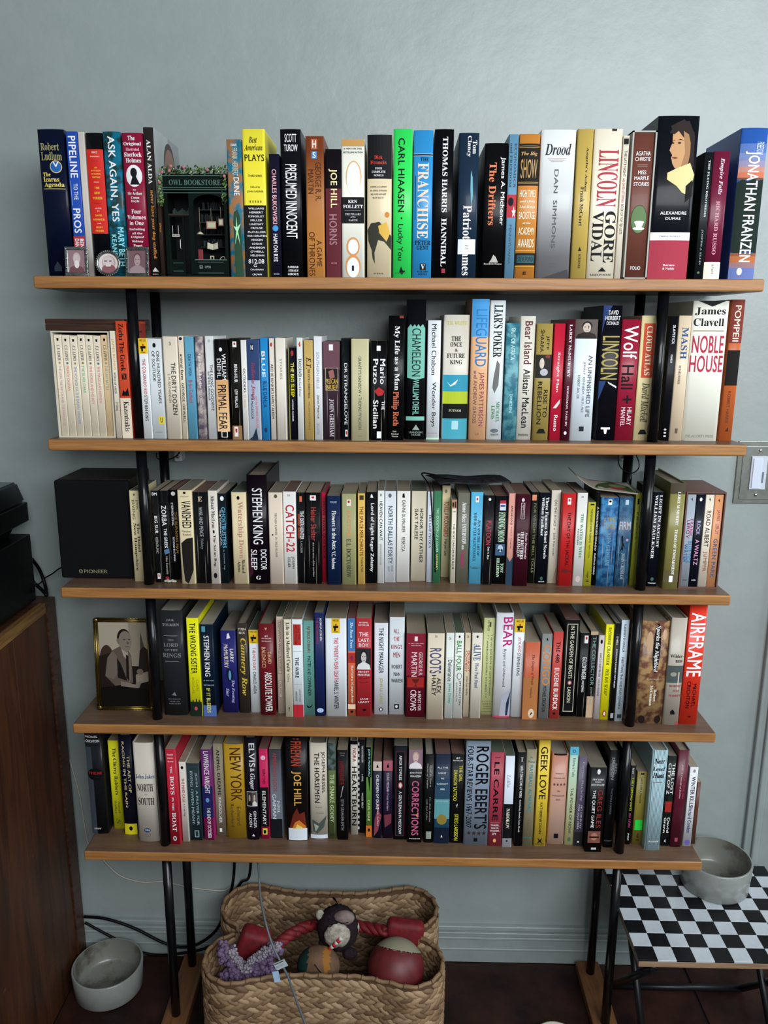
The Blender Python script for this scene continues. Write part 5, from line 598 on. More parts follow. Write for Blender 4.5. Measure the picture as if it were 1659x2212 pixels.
 (1263,1298.5,1840.5,1658,'p','#0c0b0c','squat black book with red and white capitals and a face picture',[E(W_,.02,.08,.42,.62),H('NEW YORK',W_,.13,.15,.15,.85,'i'),H('TIMES',W_,.16,.175,.32,.7,'i'),H('BESTSELLER',W_,.19,.21,.1,.9,'i'),V('GREG ILES','#8c3430',.26,.71,.56,.84,'s'),V('THE QUIET GAME',W_,.26,.71,.22,.42,'s'),R('#7c4c40',.75,.89,.12,.88),E('#a87060',.77,.86,.3,.7),R('#2c1614',.81,.83,.2,.8),R('#b0b0b0',.945,.97,.36,.68)]),
 (1302,1329,1831,1622,'h','#0b0c10','black book with grey stencil title left of the right post',[V('RED','#8c9094',.13,.23,.64,.84,'s'),V('DRAGON','#8c9094',.07,.29,.28,.56,'s'),V('THOMAS HARRIS','#5c6064',.38,.65,.4,.56,'s'),H('PUTNAM','#5c6064',.92,.935,.1,.85)]),
 (1350,1361,1824,1654,'p','#12100f','thin black book with yellow and magenta capitals',[V('Ira Levin',W_,.03,.1,.3,.6),V('THE STEPFORD WIVES','#b4c430',.15,.57,.35,.65),V('IRA LEVIN','#c0448c',.6,.78,.35,.65),V('POP',W_,.86,.95,.35,.6)]),
 (1364,1385.5,1824,1667,'p','#807430','olive book with a neon green square sticker',[R(K_,.02,.04,.35,.7),V('ONCE LOVE A STRANGER',K_,.09,.43,.42,.56),R('#28c440',.66,.8,.15,.92),V('-up ||',K_,.84,.95,.4,.7)]),
 (1388,1424.5,1837,1621,'h','#a8c4cc','pinstriped pale book with slanted black script',[R('#2c3c44',0,1,.08+.0,.1)]+[R('#5c747c',0,1,.02+.09*k,.045+.09*k) for k in range(11)]+[H('Near',K_,.08,.13,.15,.85,'c'),H('Loved',K_,.16,.2,.1,.9,'c'),H('Hunt',K_,.22,.27,.12,.88,'c'),R('#6c1c24',.31,.315,.15,.8),H('RANDOM',W_,.9,.915,.2,.9,'i')]),
 (1426,1444.5,1827,1633,'p','#1c2420~#0c0e0c','black and jungle green book with heavy white title',[V('THE LOST',W_,.08,.42,.56,.88),V('CITY OF Z',W_,.08,.42,.14,.44),R('#a82424',.5,.62,.15,.9),V('David',W_,.68,.85,.56,.82),V('Grann',W_,.68,.85,.16,.42),P(W_,(.4,.95),(.5,.92),(.58,.96))]),
 (1447,1470.5,1830,1621,'h','#581428','deep maroon book with a thin rose title',[V('ROBERT A. HEINLEIN','#9c4458',.14,.49,.66,.8,'s'),V('JOB: A Comedy of Justice','#c8a0a8',.14,.49,.34,.52,'i'),R('#9c4458',.9,.94,.36,.64)]),
 (1474,1492,1827.5,1657,'p','#c2c4c8','white book with navy title and purple dot at the right end',[E('#8a8c90',.03,.07,.4,.7),V('WINTER KILLS',K_,.12,.5,.35,.75),V('Richard Condon','#1c3460',.5,.83,.35,.72),E('#6458a8',.92,.985,.2,.85)]),
 (1493.5,1501,1823,1690,'p','#5c3424','thin brown book standing behind the last one',[]),
]

SHN = ['top shelf', 'second shelf', 'third shelf', 'fourth shelf', 'lowest shelf']
C7 = [('THE LION, THE WITCH AND THE WARDROBE', '#b08c94', .9), ('PRINCE CASPIAN', '#c8846c', .55), ('THE VOYAGE OF THE DAWN TREADER', '#7c8cac', .88), ('THE SILVER CHAIR', '#5cac7c', .57), ('THE HORSE AND HIS BOY', '#c87c7c', .68), ("THE MAGICIAN'S NEPHEW", '#c87c84', .67), ('THE LAST BATTLE', '#7c9c94', .54)]
DOT = ['#a89060', '#3c7c94', '#94944c', '#8c7c2c', '#7c6c6c', '#3c7c94', '#8c8c8c']
HUE7 = ['dusty rose', 'salmon', 'slate blue', 'green', 'coral red', 'rose red', 'grey green']
C4 = [('#8e97a2', 'silver grey', [P(K_, (.45,.05), (.55,.03), (.62,.07)), V('FRANK', '#b03c74', .26, .45, .58, .92), V('LEROY', '#7c2c5c', .27, .47, .2, .55), V('BLUE TIDE', '#2c7cac', .5, .74, .52, .95), V('WATER', '#1c5c94', .53, .73, .12, .48), H('AVON', '#3c4450', .92, .935, .25, .75)]),
      ('#0c1220', 'blue black', [E(W_, .03, .07, .35, .65), V('ROCK', '#a8a0c8', .28, .43, .32, .68), V('A WALTZ', '#c08cac', .48, .76, .32, .72), H('AVON', W_, .92, .935, .25, .75)]),
      ('#c8beae', 'cream', [P(K_, (.4,.05), (.5,.03), (.6,.07)), V('ROAD', '#6c4438', .17, .33, .3, .75), V('ALBERT', '#3c2c28', .35, .56, .3, .75), V('JUMPER', '#8c5c4c', .61, .83, .3, .75)]),
      ('#c88c60', 'peach', [P(K_, (.4,.06), (.5,.04), (.6,.08)), V('JAMES', '#a04c64', .16, .28, .4, .75), V('LEROY', '#a04c64', .31, .42, .4, .75), V('GREEN PARK', '#3c5c84', .47, .9, .35, .75)])]
keys = set()
for L_ in (S1, S2, S3, S4, S5):
    for b in L_:
        for it in b[7]:
            if it[0] in 'VH': keys.add((it[1], it[7]))
for c in C7: keys.add((c[0], 's'))
for c in C4:
    for it in c[2]:
        if it[0] in 'VH': keys.add((it[1], it[7]))
keys |= {('C.S. LEWIS', 'c'), ('PIONEER', 'B'), ('OWL BOOKSTORE', 'r'), ('OPEN', 'B'), ('WELCOME', 'B'), ('V', 'B'), ('OWL', 'r')}
prepare_text(sorted(keys))
TOPZ = [9, SHELF_Z[0]-ST, SHELF_Z[1]-ST, SHELF_Z[2]-ST, SHELF_Z[3]-ST]
SIDE = {(0, 6): (1, [R('#a9b0b2', 0, .46, .0, 1), R('#8a9193', 0, .46, .55, 1), E('#3a2a22', .03, .34, .36, .8), E('#8c6654', .07, .31, .4, .78), E('#2c201a', .2, .24, .42, .52), R('#2b2524', .46, 1)]),
        (1, 1): (1, [R('#a03428', 0, 1), R('#5c1c18', .08, .1, .2, .8), E('#3c4038', .12, .3, .35, .65), R('#cb4a2c', .0, .02)]),
        (3, 2): (1, [V('IF IT BLEEDS', W_, .02, .3, .4, .55), R('#0a1420', .6, 1)]) if False else None}
for si, L_ in enumerate((S1, S2, S3, S4, S5)):
    z0 = SHELF_Z[si]; last = -9
    for bi, (xl, xr, yb, yt, kind, col, lab, items) in enumerate(L_):
        if si == 0: Y = .034 if bi < 7 else (.012 if bi < 29 else .016); a, b = onY(xl, 597, Y), onY(xr, 597, Y)
        else:
            Y = max(.004, onZ((xl+xr)/2, yb, z0).y); a, b = onY(xl, yb, Y), onY(xr, yb, Y)
        X0, X1 = a.x, b.x
        for pxx in ((-POSTX, POSTX) if si else ()):
            lo, hi = pxx-PR-.0006, pxx+PR+.0006
            if X1 > lo and X0 < hi and Y < FY+PR+.006:
                if (X0+X1)/2 < pxx: X1 = lo
                else: X0 = hi
        X0 = max(X0, last+.0004); last = X1
        top = onY(proj(((X0+X1)/2, Y, z0+.2))[0], yt, Y).z; H_ = min(top, TOPZ[si]-.0015 if si else 9)-z0
        dep = None
        if si and any(X1 > q-PR-.001 and X0 < q+PR+.001 for q in (-POSTX, POSTX)): dep = min(RY-PR-.001-Y, .156 if kind[0] == 'h' else .108)
        make_book(X0, X1, Y, z0+.0001, H_, kind, col, lab+', '+SHN[si], items, depth=dep, group='books on the '+SHN[si], side=SIDE.get((si, bi)))
# the two boxed sets
def boxed(x0p, x1p, yb, yt, si, cm, lab, n, depth, wall=.0022):
    z0 = SHELF_Z[si]; Y = onZ((x0p+x1p)/2, yb, z0).y; a, b = onY(x0p, yb, Y), onY(x1p, yb, Y); H_ = onY(proj((a.x, Y, z0+.18))[0], yt, Y).z-z0
    X0, X1 = a.x, b.x; w = wall; D = min(depth, .205-Y)
    t = thing('slipcase', lab, 'slipcase', ((X0+X1)/2, Y, z0)); h = (X1-X0)/2; bm = bmesh.new()
    B(bm, -h, -h+w, 0, D, 0, H_); B(bm, h-w, h, 0, D, 0, H_); B(bm, -h+w, h-w, 0, D, H_-w, H_); B(bm, -h+w, h-w, 0, D, 0, w); B(bm, -h+w, h-w, D-w, D, w, H_-w)
    fin('case', bm, cm, t); return X0+w+.0008, X1-w-.0008, Y, z0+w, H_-2*w
cm7 = mat('#d4cdbc', .5)
a, b, Y, z0, H_ = boxed(128, 250, 945, 715, 1, cm7, 'cream paper slipcase holding seven matching cream books, second shelf', 7, .115)
for k in range(7):
    w = (b-a)/7; t_, c_, e_ = C7[k]
    make_book(a+w*k+.0003, a+w*(k+1)-.0003, Y+.004, z0+.0001, H_-.004-.0007*(k % 3), 'p', '#d6cbb6' if k < 6 else '#cfb48c', 'cream boxed paperback with %s title, %s, second shelf' % (HUE7[k], ('first of the boxed seven', 'second of the boxed seven', 'third of the boxed seven', 'fourth of the boxed seven', 'fifth of the boxed seven', 'sixth of the boxed seven', 'last of the boxed seven')[k]),
              [P(K_, (.35, .035), (.65, .035), (.6, .06), (.4, .06)), V('C.S. LEWIS', '#3c3c40', .1, .25, .35, .68, 'c'), E(DOT[k], .262, .285, .38, .68), V(t_, c_, .3, e_, .36, .66, 's')], depth=.1, group='boxed cream paperbacks')
a, b, Y, z0, H_ = boxed(1465, 1549, 1271, 1063, 2, mat('#6c4c44', .5), 'brown slipcase with frayed pale edges holding four books, third shelf', 4, .12)
for k in range(4):
    w = (b-a)/4
    make_book(a+w*k+.0004, a+w*(k+1)-.0004, Y+.003, z0+.0001, H_-.003, 'p', C4[k][0], '%s paperback inside the brown slipcase, third shelf' % C4[k][1], C4[k][2], depth=.108, group='paperbacks in the brown slipcase')
# ---------------------------------------------------------------- things on the shelves
DW = wood('walnut_dark', '#4a2c1c', '#24140e', (2, 20, 40), .4, knots=False)
z0 = SHELF_Z[1]; a = onY(98, 712, .03); b = onY(309, 712, .03)
zt = z0+(onY(190, 715, onZ(190, 945, z0).y).z-z0)+.0005
wb = thing('wooden_box', 'flat dark brown wooden box lying on the boxed cream books', 'box', ((a.x+b.x)/2, .03, zt)); h = (b.x-a.x)/2
hh = onY(190, 689, .03).z-zt
box('box_body', -h, h-.033, 0, .15, 0, hh*.55, DW, wb, .0015); box('lid', -h, h-.033, 0, .15, hh*.57, hh, DW, wb, .0015)
# speaker
z0 = SHELF_Z[2]; Y = onZ(210, 1249, z0).y; a = onY(135, 1249, Y); b = onY(291.5, 1249, Y); H_ = onY(200, 1037, Y).z-z0
sp = thing('speaker', 'black bookshelf speaker with a cloth grille at the left end of the third shelf', 'speaker', ((a.x+b.x)/2, Y, z0)); h = (b.x-a.x)/2
box('enclosure', -h+.002, h-.002, .012, min(.19-Y, .2), 0.0005, H_, rough_mat('speaker_vinyl', '#2a2320', '#1c1816', 60, .45, .1), sp, .002)
box('grille', -h, h, -.004, .0115, .0005, H_-.0005, rough_mat('grille_cloth', '#07080b', '#040507', 900, .85, .5, .0006), sp, .004)
print_on('brand_badge', [('E', '', '#8a8468', .06, .94, .0, .13, ''), ('E', '', '#0c0d11', .2, .8, .02, .11, ''), ('V', 'V', '#8a8468', .3, .7, .05, .085, 'B'), ('H', 'PIONEER', '#8a8468', .12, .88, .18, 1, 'B')], lambda u, v, l: (-h*.5+h*.78*u, -.004-l*2, .0195-.009*v), sp)
# gold photo frame
z0 = SHELF_Z[3]; Y = onZ(215, 1534, z0).y; a = onY(213, 1534, Y); b = onY(331, 1534, Y); Wf = (b.x-a.x)+.004; Hf = onY(205, 1340, Y).z-z0
pf = thing('photo_frame', 'gold metal frame holding an old photograph of a seated man in a jacket', 'photo frame', ((a.x+b.x)/2, Y, z0+.0008), (-.07, 0, 0))
GOLD = mat('#7c6a38', .28, metal=.95)
def barprof(nm, p, q, r, par, beads=0):
    bm = bmesh.new(); tube_bm(bm, [Vector(p), Vector(q)], r, 12)
    d = Vector(q)-Vector(p)
    for off, rr in ((-.0034, .0012), (.0032, .0014)):
        n = Vector((-d.z, 0, d.x)).normalized()*off; tube_bm(bm, [Vector(p)+n, Vector(q)+n], rr, 8)
    return fin(nm, bm, GOLD, par)
w2 = Wf/2
for p, q in (((-w2+.004, 0, .004), (w2-.004, 0, .004)), ((-w2+.004, 0, Hf-.004), (w2-.004, 0, Hf-.004)), ((-w2+.004, 0, .004), (-w2+.004, 0, Hf-.004)), ((w2-.004, 0, .004), (w2-.004, 0, Hf-.004))): barprof('frame_bar', p, q, .0027, pf)
for sx in (-1, 1):
    for zz in (.005, Hf-.005): ball('corner_ornament', (sx*(w2-.005), -.0015, zz), (.0052, .003, .0052), GOLD, pf, 12)
bm = bmesh.new()
for sx in (-1, 1):
    for q in range(24): bmesh.ops.create_icosphere(bm, subdivisions=1, radius=.001, matrix=Matrix.Translation((sx*(w2-.0005), -.001, .014+q*(Hf-.028)/23)))
for q in range(16):
    for zz in (.0005, Hf-.0005): bmesh.ops.create_icosphere(bm, subdivisions=1, radius=.001, matrix=Matrix.Translation((-w2+.012+q*(Wf-.024)/15, -.001, zz)))
o = fin('bead_edging', bm, GOLD, pf); o['kind'] = 'stuff'
box('backing', -w2+.004, w2-.004, .001, .004, .004, Hf-.004, mat('#181512', .7), pf)
PH = [R('#a69c8a', 0, .55), R('#8c8272', .0, .55, .62, 1), R('#1c1816', .52, 1), P('#48463f', (.86, .1), (.98, .4), (1, .55), (.84, .55)), P('#2a2320', (.84, .33), (.92, .28), (1, .32), (1, .6), (.8, .55)),
      E('#3e2c28', .27, .62, .0, .3), P('#241c1a', (0, .4), (.25, .36), (.3, .75), (0, .8)),
      P('#5c5148', (.1, .64), (.16, .42), (.28, .33), (.44, .28), (.6, .32), (.66, .4), (.68, .72), (.3, .76)),
      P('#6e6258', (.1, .64), (.17, .42), (.28, .34), (.36, .4), (.36, .6), (.28, .68), (.16, .66)), P('#1c1816', (.36, .42), (.44, .5), (.56, .7), (.36, .66)),
      P('#a0968a', (.44, .28), (.6, .36), (.56, .44), (.5, .4)), P('#1e1a18', (.55, .38), (.6, .4), (.6, .7), (.54, .66)), P('#6e6258', (.6, .38), (.66, .42), (.64, .68), (.6, .72)),
      E('#1c1613', .075, .3, .38, .66), E('#7c7266', .1, .34, .41, .68), P('#7c7266', (.42, .2), (.66, .2), (.64, .32), (.56, .36), (.46, .3)), E('#6e645a', .19, .24, .37, .43),
      E('#3c302a', .196, .209, .5, .56), E('#3c302a', .196, .209, .605, .65), P('#5c5248', (.58, .21), (.63, .25), (.58, .26)), R('#3c302a', .278, .284, .54, .63),
      P('#8c8274', (.74, .62), (1, .58), (1, .7), (.74, .74)), P('#7c7064', (.42, .7), (.72, .74), (.8, .7), (.86, .7), (.8, .78), (.7, .79), (.42, .78)), E('#6e6258', .55, .62, .76, .9), P('#141210', (0, .78), (.4, .76), (1, .8), (1, 1), (0, 1))]
print_on('photograph', PH, lambda u, v, l: (-w2+.009+(Wf-.018)*u, .0008-l, Hf-.009-(Hf-.018)*v), pf, 0, .3, lift0=.0001, step=.00002)
box('easel_leg', -.012, .012, .004, .006, .0, Hf*.62, mat('#181512', .7), pf).rotation_euler = (-.28, 0, 0)
# three little pewter frames
PEW = rough_mat('pewter', '#9aa09c', '#4c5250', 120, .3, .3, .0006, .35, .65, metal=.9)
def mini(cxp, wp, hp, rnd, label, rotz, ybase=600, its=()):
    Yc = .0075; c = onY(cxp, ybase, Yc); s = 1/1298.; w, hgt = wp*s, hp*s
    t = thing('picture_frame', label, 'picture frame', (c.x, Yc, SHELF_Z[0]+.0003), (-.1, 0, rotz), 'pewter miniature frames')
    if rnd:
        r = w/2; pts = [Vector((math.cos(q*math.pi/20)*(r-.003), 0, hgt/2+math.sin(q*math.pi/20)*(hgt/2-.003))) for q in range(40)]
        bm = bmesh.new(); tube_bm(bm, pts, .0022, 8, True); fin('frame_ring', bm, PEW, t)
        bm = bmesh.new()
        for q in range(36): bmesh.ops.create_icosphere(bm, subdivisions=1, radius=.0016, matrix=Matrix.Translation((math.cos(q*math.pi/18)*(r-.0012), -.001, hgt/2+math.sin(q*math.pi/18)*(hgt/2-.0012))))
        o = fin('bead_edging', bm, PEW, t); o['kind'] = 'stuff'
        bm = bmesh.new(); vs = [bm.verts.new((math.cos(q*math.pi/16)*(r-.003), .001, hgt/2+math.sin(q*math.pi/16)*(hgt/2-.003))) for q in range(32)]; bm.faces.new(vs)
        g = bmesh.ops.extrude_face_region(bm, geom=bm.faces[:]); bmesh.ops.translate(bm, vec=(0, .002, 0), verts=[v for v in g['geom'] if isinstance(v, bmesh.types.BMVert)]); fin('backing', bm, PEW, t)
        print_on('portrait', its, lambda u, v, l: ((u-.5)*(w-.0075)*math.sqrt(max(0, 1-(2*v-1)**2)) if False else (u-.5)*(w-.0075), .0009-l, hgt-.00375-(hgt-.0075)*v), t, 0, .35, lift0=.0001, step=.00002)
    else:
        w2 = w/2; bm = bmesh.new(); f = .0052
        for x0, x1, a0, a1 in ((-w2, w2, 0, f), (-w2, w2, hgt-f, hgt), (-w2, -w2+f, f, hgt-f), (w2-f, w2, f, hgt-f)): B(bm, x0, x1, -.001, .003, a0, a1, 0, .0008)
        for v in bm.verts:   # concave, flared corners
            v.co.x *= 1-.06*math.sin(math.pi*min(max(v.co.z/hgt, 0), 1)); v.co.z += .0
        fin('frame_ring', bm, PEW, t); box('backing', -w2+.002, w2-.002, .001, .003, .001, hgt-.001, PEW, t)
        for q in range(6): ball('flower_ornament', ((-1 if q % 2 else 1)*(w2-.0026), -.0016, hgt*(.12+.16*q)), (.002, .0012, .002), PEW, t, 8)
        print_on('portrait', its, lambda u, v, l: ((u-.5)*(w-.0115), .0009-l, hgt-.0055-(hgt-.011)*v), t, 0, .35, lift0=.0001, step=.00002)
    box('easel_leg', -.003, .003, .0, .001, 0, hgt*.6, PEW, t).rotation_euler = (-.35, 0, 0)
SEP = lambda bg, skin, hair, coat: FACE(0, 1, 0, 1, bg, skin, hair, coat)
mini(167, 50, 62, False, 'pewter frame with flower corners and a bearded portrait, leftmost of the three small frames', .1, its=SEP('#8c7074', '#c4b4b2', '#b8a4a4', '#6c4448')+[E('#d8d0cc', .45, .8, .36, .66)])
mini(235, 56, 55, True, 'oval pewter frame edged with beads around a bearded face', 0, its=[E('#d8d0cc', 0, 1, 0, 1), E('#b89c9c', .14, .8, .2, .84), E('#cfc2c0', .16, .72, .24, .76), E('#8c5c60', .55, .99, .18, .84), E('#d8ccc8', .5, .68, .36, .62), R('#5c3c40', .37, .42, .3, .44), R('#5c3c40', .37, .42, .54, .66), R('#5c3c40', .66, .69, .4, .6)])
mini(297, 54, 62, False, 'square pewter frame with a faded portrait in front of the crimson book', -.1, its=SEP('#7c5c64', '#b09898', '#6c4c54', '#a08c90'))
# toy shopfront
z0 = SHELF_Z[0]; a = onY(363, 598, .012); b = onY(496, 598, .012); Wb = b.x-a.x; Hb = .160; Db = .055
shp = thing('toy_shopfront', 'miniature dark green bookshop front draped with ivy and pink flowers', 'toy house', ((a.x+b.x)/2, .012, z0)); w = Wb/2
GRN = mat('#07130f', .3); GRL = mat('#54746a', .4); BRN = mat('#3a241c', .5)
box('back_wall', -w, w, Db-.003, Db, 0, Hb, mat('#0c0e10', .7), shp); box('side_wall', -w, -w+.003, 0, Db-.003, 0, Hb, GRN, shp); box('side_wall', w-.003, w, 0, Db-.003, 0, Hb, GRN, shp)
box('roof', -w-.001, w+.001, -.001, Db, Hb, Hb+.003, GRN, shp, .0008); box('base', -w, w, -.0005, Db-.003, 0, .004, GRN, shp)
fa = box('fascia', -w, w, -.004, 0, Hb-.025, Hb, GRN, shp, .0006)
print_on('shop_sign', [('H', 'OWL BOOKSTORE', '#4c6c60', .15, .85, .1, .92, 'r')], lambda u, v, l: (-w+2*w*u, -.004-l, Hb-.005-.012*v), fa)
for q, (zz, yy) in enumerate(((Hb-.0195, .0052), (Hb-.0225, .0046), (Hb-.0275, .004), (Hb-.001, .005))): box('moulding', -w, w, -yy, 0, zz, zz+.0009, GRL, shp)
xm = -w+Wb*.40
box('pillar', -w+.0, -w+.006, -.002, .001, .004, Hb-.025, GRN, shp); box('pillar', xm-.0005, xm+.007, -.003, .001, .004, Hb-.025, GRN, shp); box('pillar', w-.005, w, -.002, .001, .004, Hb-.025, GRN, shp)
door = box('door', -w+.006, -w+.031, .0, .0025, .004, .026, GRN, shp)
bm = bmesh.new(); B(bm, -w+.006, -w+.008, 0, .0025, .026, .098); B(bm, -w+.029, -w+.031, 0, .0025, .026, .098); B(bm, -w+.008, -w+.029, 0, .0025, .096, .098); B(bm, -w+.006, -w+.031, -.0005, .0025, .026, .028); fin('door_frame', bm, GRN, door)
bm = bmesh.new(); B(bm, -w+.01, -w+.027, -.0004, 0, .022, .0226); B(bm, -w+.01, -w+.027, -.0004, 0, .009, .0096); fin('door_moulding', bm, GRL, door)
tube('door_handle', [(-w+.025, -.001, .06), (-w+.0245, -.003, .058), (-w+.0245, -.003, .047), (-w+.025, -.001, .045)], .0006, mat('#d8d8d4', .3, metal=.6), door, 6)
sg = box('welcome_sign', -w+.011, -w+.023, -.0012, -.0004, .064, .0685, mat('#b8b4ac', .5), door)
print_on('sign_words', [('H', 'WELCOME', '#1c1816', .2, .8, .1, .9, 'B')], lambda u, v, l: (-w+.011+.012*u, -.0012-l, .0685-.0045*v), sg)
for q in (.012, .0215): rod('sign_cord', (-w+q, -.0006, .0685), (-w+q, -.0006, .082), .0006, mat('#a8a8a4', .5), sg, 6)
box('transom', -w+.006, xm-.0005, -.0012, .001, .098, .1005, BRN, shp)
bm = bmesh.new()
for q in range(14): B(bm, -w+.008+q*.0022, -w+.0098+q*.0022, .02, .024, .101, .104+.006*random.random()+.002)
o = fin('upper_books', bm, mat('#2c3a38', .7), shp); o['kind'] = 'stuff'
# arched window frame
bm = bmesh.new(); xa, xb = xm+.007, w-.005; xc = (xa+xb)/2; rr = (xb-xa)/2; zb_, zs_ = .027, Hb-.028-rr*.55
prev = None
N_ = 16
for q in range(N_+1):
    an = math.pi*q/N_; x = xc-rr*math.cos(an); z = zs_+rr*.5*math.sin(an)
    cur = [bm.verts.new((x, 0, z)), bm.verts.new((x, 0, Hb-.025)), bm.verts.new((x, -.0025, z)), bm.verts.new((x, -.0025, Hb-.025))]
    if prev: bm.faces.new((prev[2], cur[2], cur[3], prev[3])); bm.faces.new((prev[0], cur[0], cur[2], prev[2]))
    prev = cur
win = fin('window_arch', bm, GRN, shp)
pn = box('window_panel', xa, xb, -.002, .001, .004, .027, GRN, shp)
bm = bmesh.new()
for zz in (.0235, .006): B(bm, xa+.004, xb-.004, -.0026, -.002, zz, zz+.0006)
B(bm, xa-.001, xb+.002, -.004, 0, .0268, .028); fin('panel_moulding', bm, GRL, pn)
print_on('panel_print', [('R', '', '#6c7c74', .1, .9, .0, .18, ''), ('P', ((.03, .2), (.15, .2), (.09, .7)), '#0c211d', 0, 0, 0, 0, ''), ('H', 'OPEN', '#8a948c', .2, .8, .3, .62, 'B')], lambda u, v, l: (xa+.006+.03*u, -.002-l, .0195-.007*v), pn)
CRM = mat('#b8b49c', .6)
for px_, wd_, zt_, zc_, cc in ((xc+.002, .016, .098, .0835, '#a8745c'), (xb-.007, .009, .1, .088, '#6c4840')):
    rod('hanging_cord', (px_, .004, zt_+.012), (px_, .004, zc_+.005), .0006, mat('#6c5c50', .6), shp, 6)
    pc = box('tiny_picture', px_-wd_/2, px_+wd_/2, .0035, .005, zc_-.006, zc_+.006, mat(cc, .5), shp); box('tiny_print', px_-wd_/2+.0015, px_+wd_/2-.0015, .003, .0035, zc_-.0042, zc_+.0042, CRM, pc)
rod('lamp_cord', (xa+.007, .008, .112), (xa+.007, .008, .0725), .0005, mat('#8a7a64', .6), shp, 6); lathe('tiny_lamp', [(0, .004), (.002, .003), (.006, -.0005), (.0055, -.001)], CRM, shp, 14, loc=(xa+.007, .008, .07)); ball('lamp_bulb', (xa+.007, .007, .0705), .0015, mat('#fffbe0', .3), shp, 8)
bm = bmesh.new()
for s in (-1, 1):
    vs = [bm.verts.new(p) for p in ((xc+.003, .004, .044), (xc+.003+s*.009, .003, .046), (xc+.003+s*.0085, .003, .056), (xc+.003, .005, .053))]; bm.faces.new(vs)
g = bmesh.ops.extrude_face_region(bm, geom=bm.faces[:]); bmesh.ops.translate(bm, vec=(0, .0012, 0), verts=[v for v in g['geom'] if isinstance(v, bmesh.types.BMVert)]); fin('open_book', bm, CRM, shp)
box('red_bag', xa+.003, xa+.011, .004, .008, .028, .045, mat('#7c2c30', .5), shp, .001)
bm = bmesh.new(); B(bm, xc-.002, xc+.004, .004, .008, .033, .0345); B(bm, xc-.002, xc-.001, .004, .008, .028, .033); B(bm, xc+.003, xc+.004, .004, .008, .028, .033); fin('tiny_stool', bm, CRM, shp)
tube('tiny_spectacles', [(xb-.011, .003, .0285), (xb-.008, .003, .032), (xb-.004, .003, .033), (xb-.002, .003, .029)], .0006, CRM, shp, 6)
bm = bmesh.new()
for q in range(4): B(bm, xa+.002, xb-.003, .03, .045, .05+.02*q, .0515+.02*q)
for q in range(60):
    x = xa+.002+random.random()*(xb-xa-.007); k = random.randrange(4); B(bm, x, x+.0015, .032, .04, .0515+.02*k, .0515+.02*k+.008+.005*random.random())
o = fin('inner_shelves', bm, mat('#2a3032', .7), shp); o['kind'] = 'stuff'
bm = bmesh.new(); LF = [mat('#3c5c30', .6), mat('#6c8448', .6), mat('#20381c', .6)]
def leaf(p, s, mi):
    n = Vector((random.uniform(-1, 1), -random.uniform(.4, 1), random.uniform(-.5, .8))).normalized(); a_ = n.orthogonal().normalized(); b_ = n.cross(a_)
    vs = [bm.verts.new(Vector(p)+q) for q in (a_*s, b_*s*.5+n*s*.2, -a_*s, -b_*s*.5+n*s*.2)]; f = bm.faces.new(vs); f.material_index = mi
for q in range(330): leaf((random.uniform(-w-.006, w+.003), random.uniform(-.006, .03), Hb+.003+random.uniform(-.003, .012)), random.uniform(.002, .004), random.randrange(3))
for q in range(90): leaf((-w-.004+random.uniform(-.004, .004), random.uniform(-.007, .001), Hb-random.uniform(0, .047)), random.uniform(.002, .004), random.randrange(2))
for q in range(70): leaf((w-.003+random.uniform(-.004, .004), random.uniform(-.008, -.001), Hb-random.uniform(0, .045)), random.uniform(.002, .0035), random.randrange(3))
o = fin('ivy_garland', bm, LF, shp); o['kind'] = 'stuff'
for p in ((-w*.75, Hb+.006), (-w*.3, Hb+.0115), (w*.45, Hb+.0075), (w*.97, Hb-.002), (-w-.004, Hb-.012), (-w*.98, Hb+.004), (-w*.7, Hb+.013)): ball('pink_flower', (p[0], -.008, p[1]), .0028, mat('#b06c78', .6), shp, 8)
for p in ((-w*.6, Hb+.009), (-w*.05, Hb+.0045), (w*.62, Hb+.008), (w*.8, Hb+.005), (-w-.003, Hb+.0), (-w-.005, Hb-.009), (-w*.95, Hb+.008), (-w-.003, Hb-.022)): ball('fairy_light', (p[0], -.009, p[1]), .0011, CRM, shp, 8)
# flat pouch with a strap, booklet, tissue
z0 = SHELF_Z[2]
zt = max(z0+.176, z0+.17)
def topz(px, py, Y): return onY(px, py, Y).z
bm = bmesh.new(); A0 = onY(950, 1047, .035); A1 = onY(1105, 1047, .055); A2 = onY(1080, 1032, .11); A3 = onY(925, 1028, .1); hz = A0.z
pts = [(A0.x, A0.y, hz), (A1.x, A1.y, hz), (A2.x, A2.y, hz+.003), (A3.x-.005, A3.y, hz+.004)]
def quadgrid(pts, n, fn):
    g = [[None]*(n+1) for _ in range(n+1)]; a_, b_, c_, d_ = [Vector(p) for p in pts]
    for i in range(n+1):
        for j in range(n+1):
            u, v = i/n, j/n; p = (a_*(1-u)+b_*u)*(1-v)+(d_*(1-u)+c_*u)*v; g[i][j] = bm.verts.new(p+Vector((0, 0, fn(u, v))))
    for i in range(n):
        for j in range(n): f = bm.faces.new((g[i][j], g[i+1][j], g[i+1][j+1], g[i][j+1])); f.smooth = True
quadgrid(pts, 12, lambda u, v: .0015*math.sin(u*9)+.006*math.sin(math.pi*v)*(.6+.4*math.sin(u*5)))
g = bmesh.ops.extrude_face_region(bm, geom=bm.faces[:]); bmesh.ops.translate(bm, vec=(0, 0, .0015), verts=[v for v in g['geom'] if isinstance(v, bmesh.types.BMVert)])
bmesh.ops.recalc_face_normals(bm, faces=bm.faces)
po = thing('pouch', 'flat black fabric pouch with a dangling strap lying on the third-shelf books', 'pouch', (0, 0, 0))
fin('pouch_body', bm, rough_mat('black_fabric', '#2c2c30', '#121214', 90, .7, .3), po)
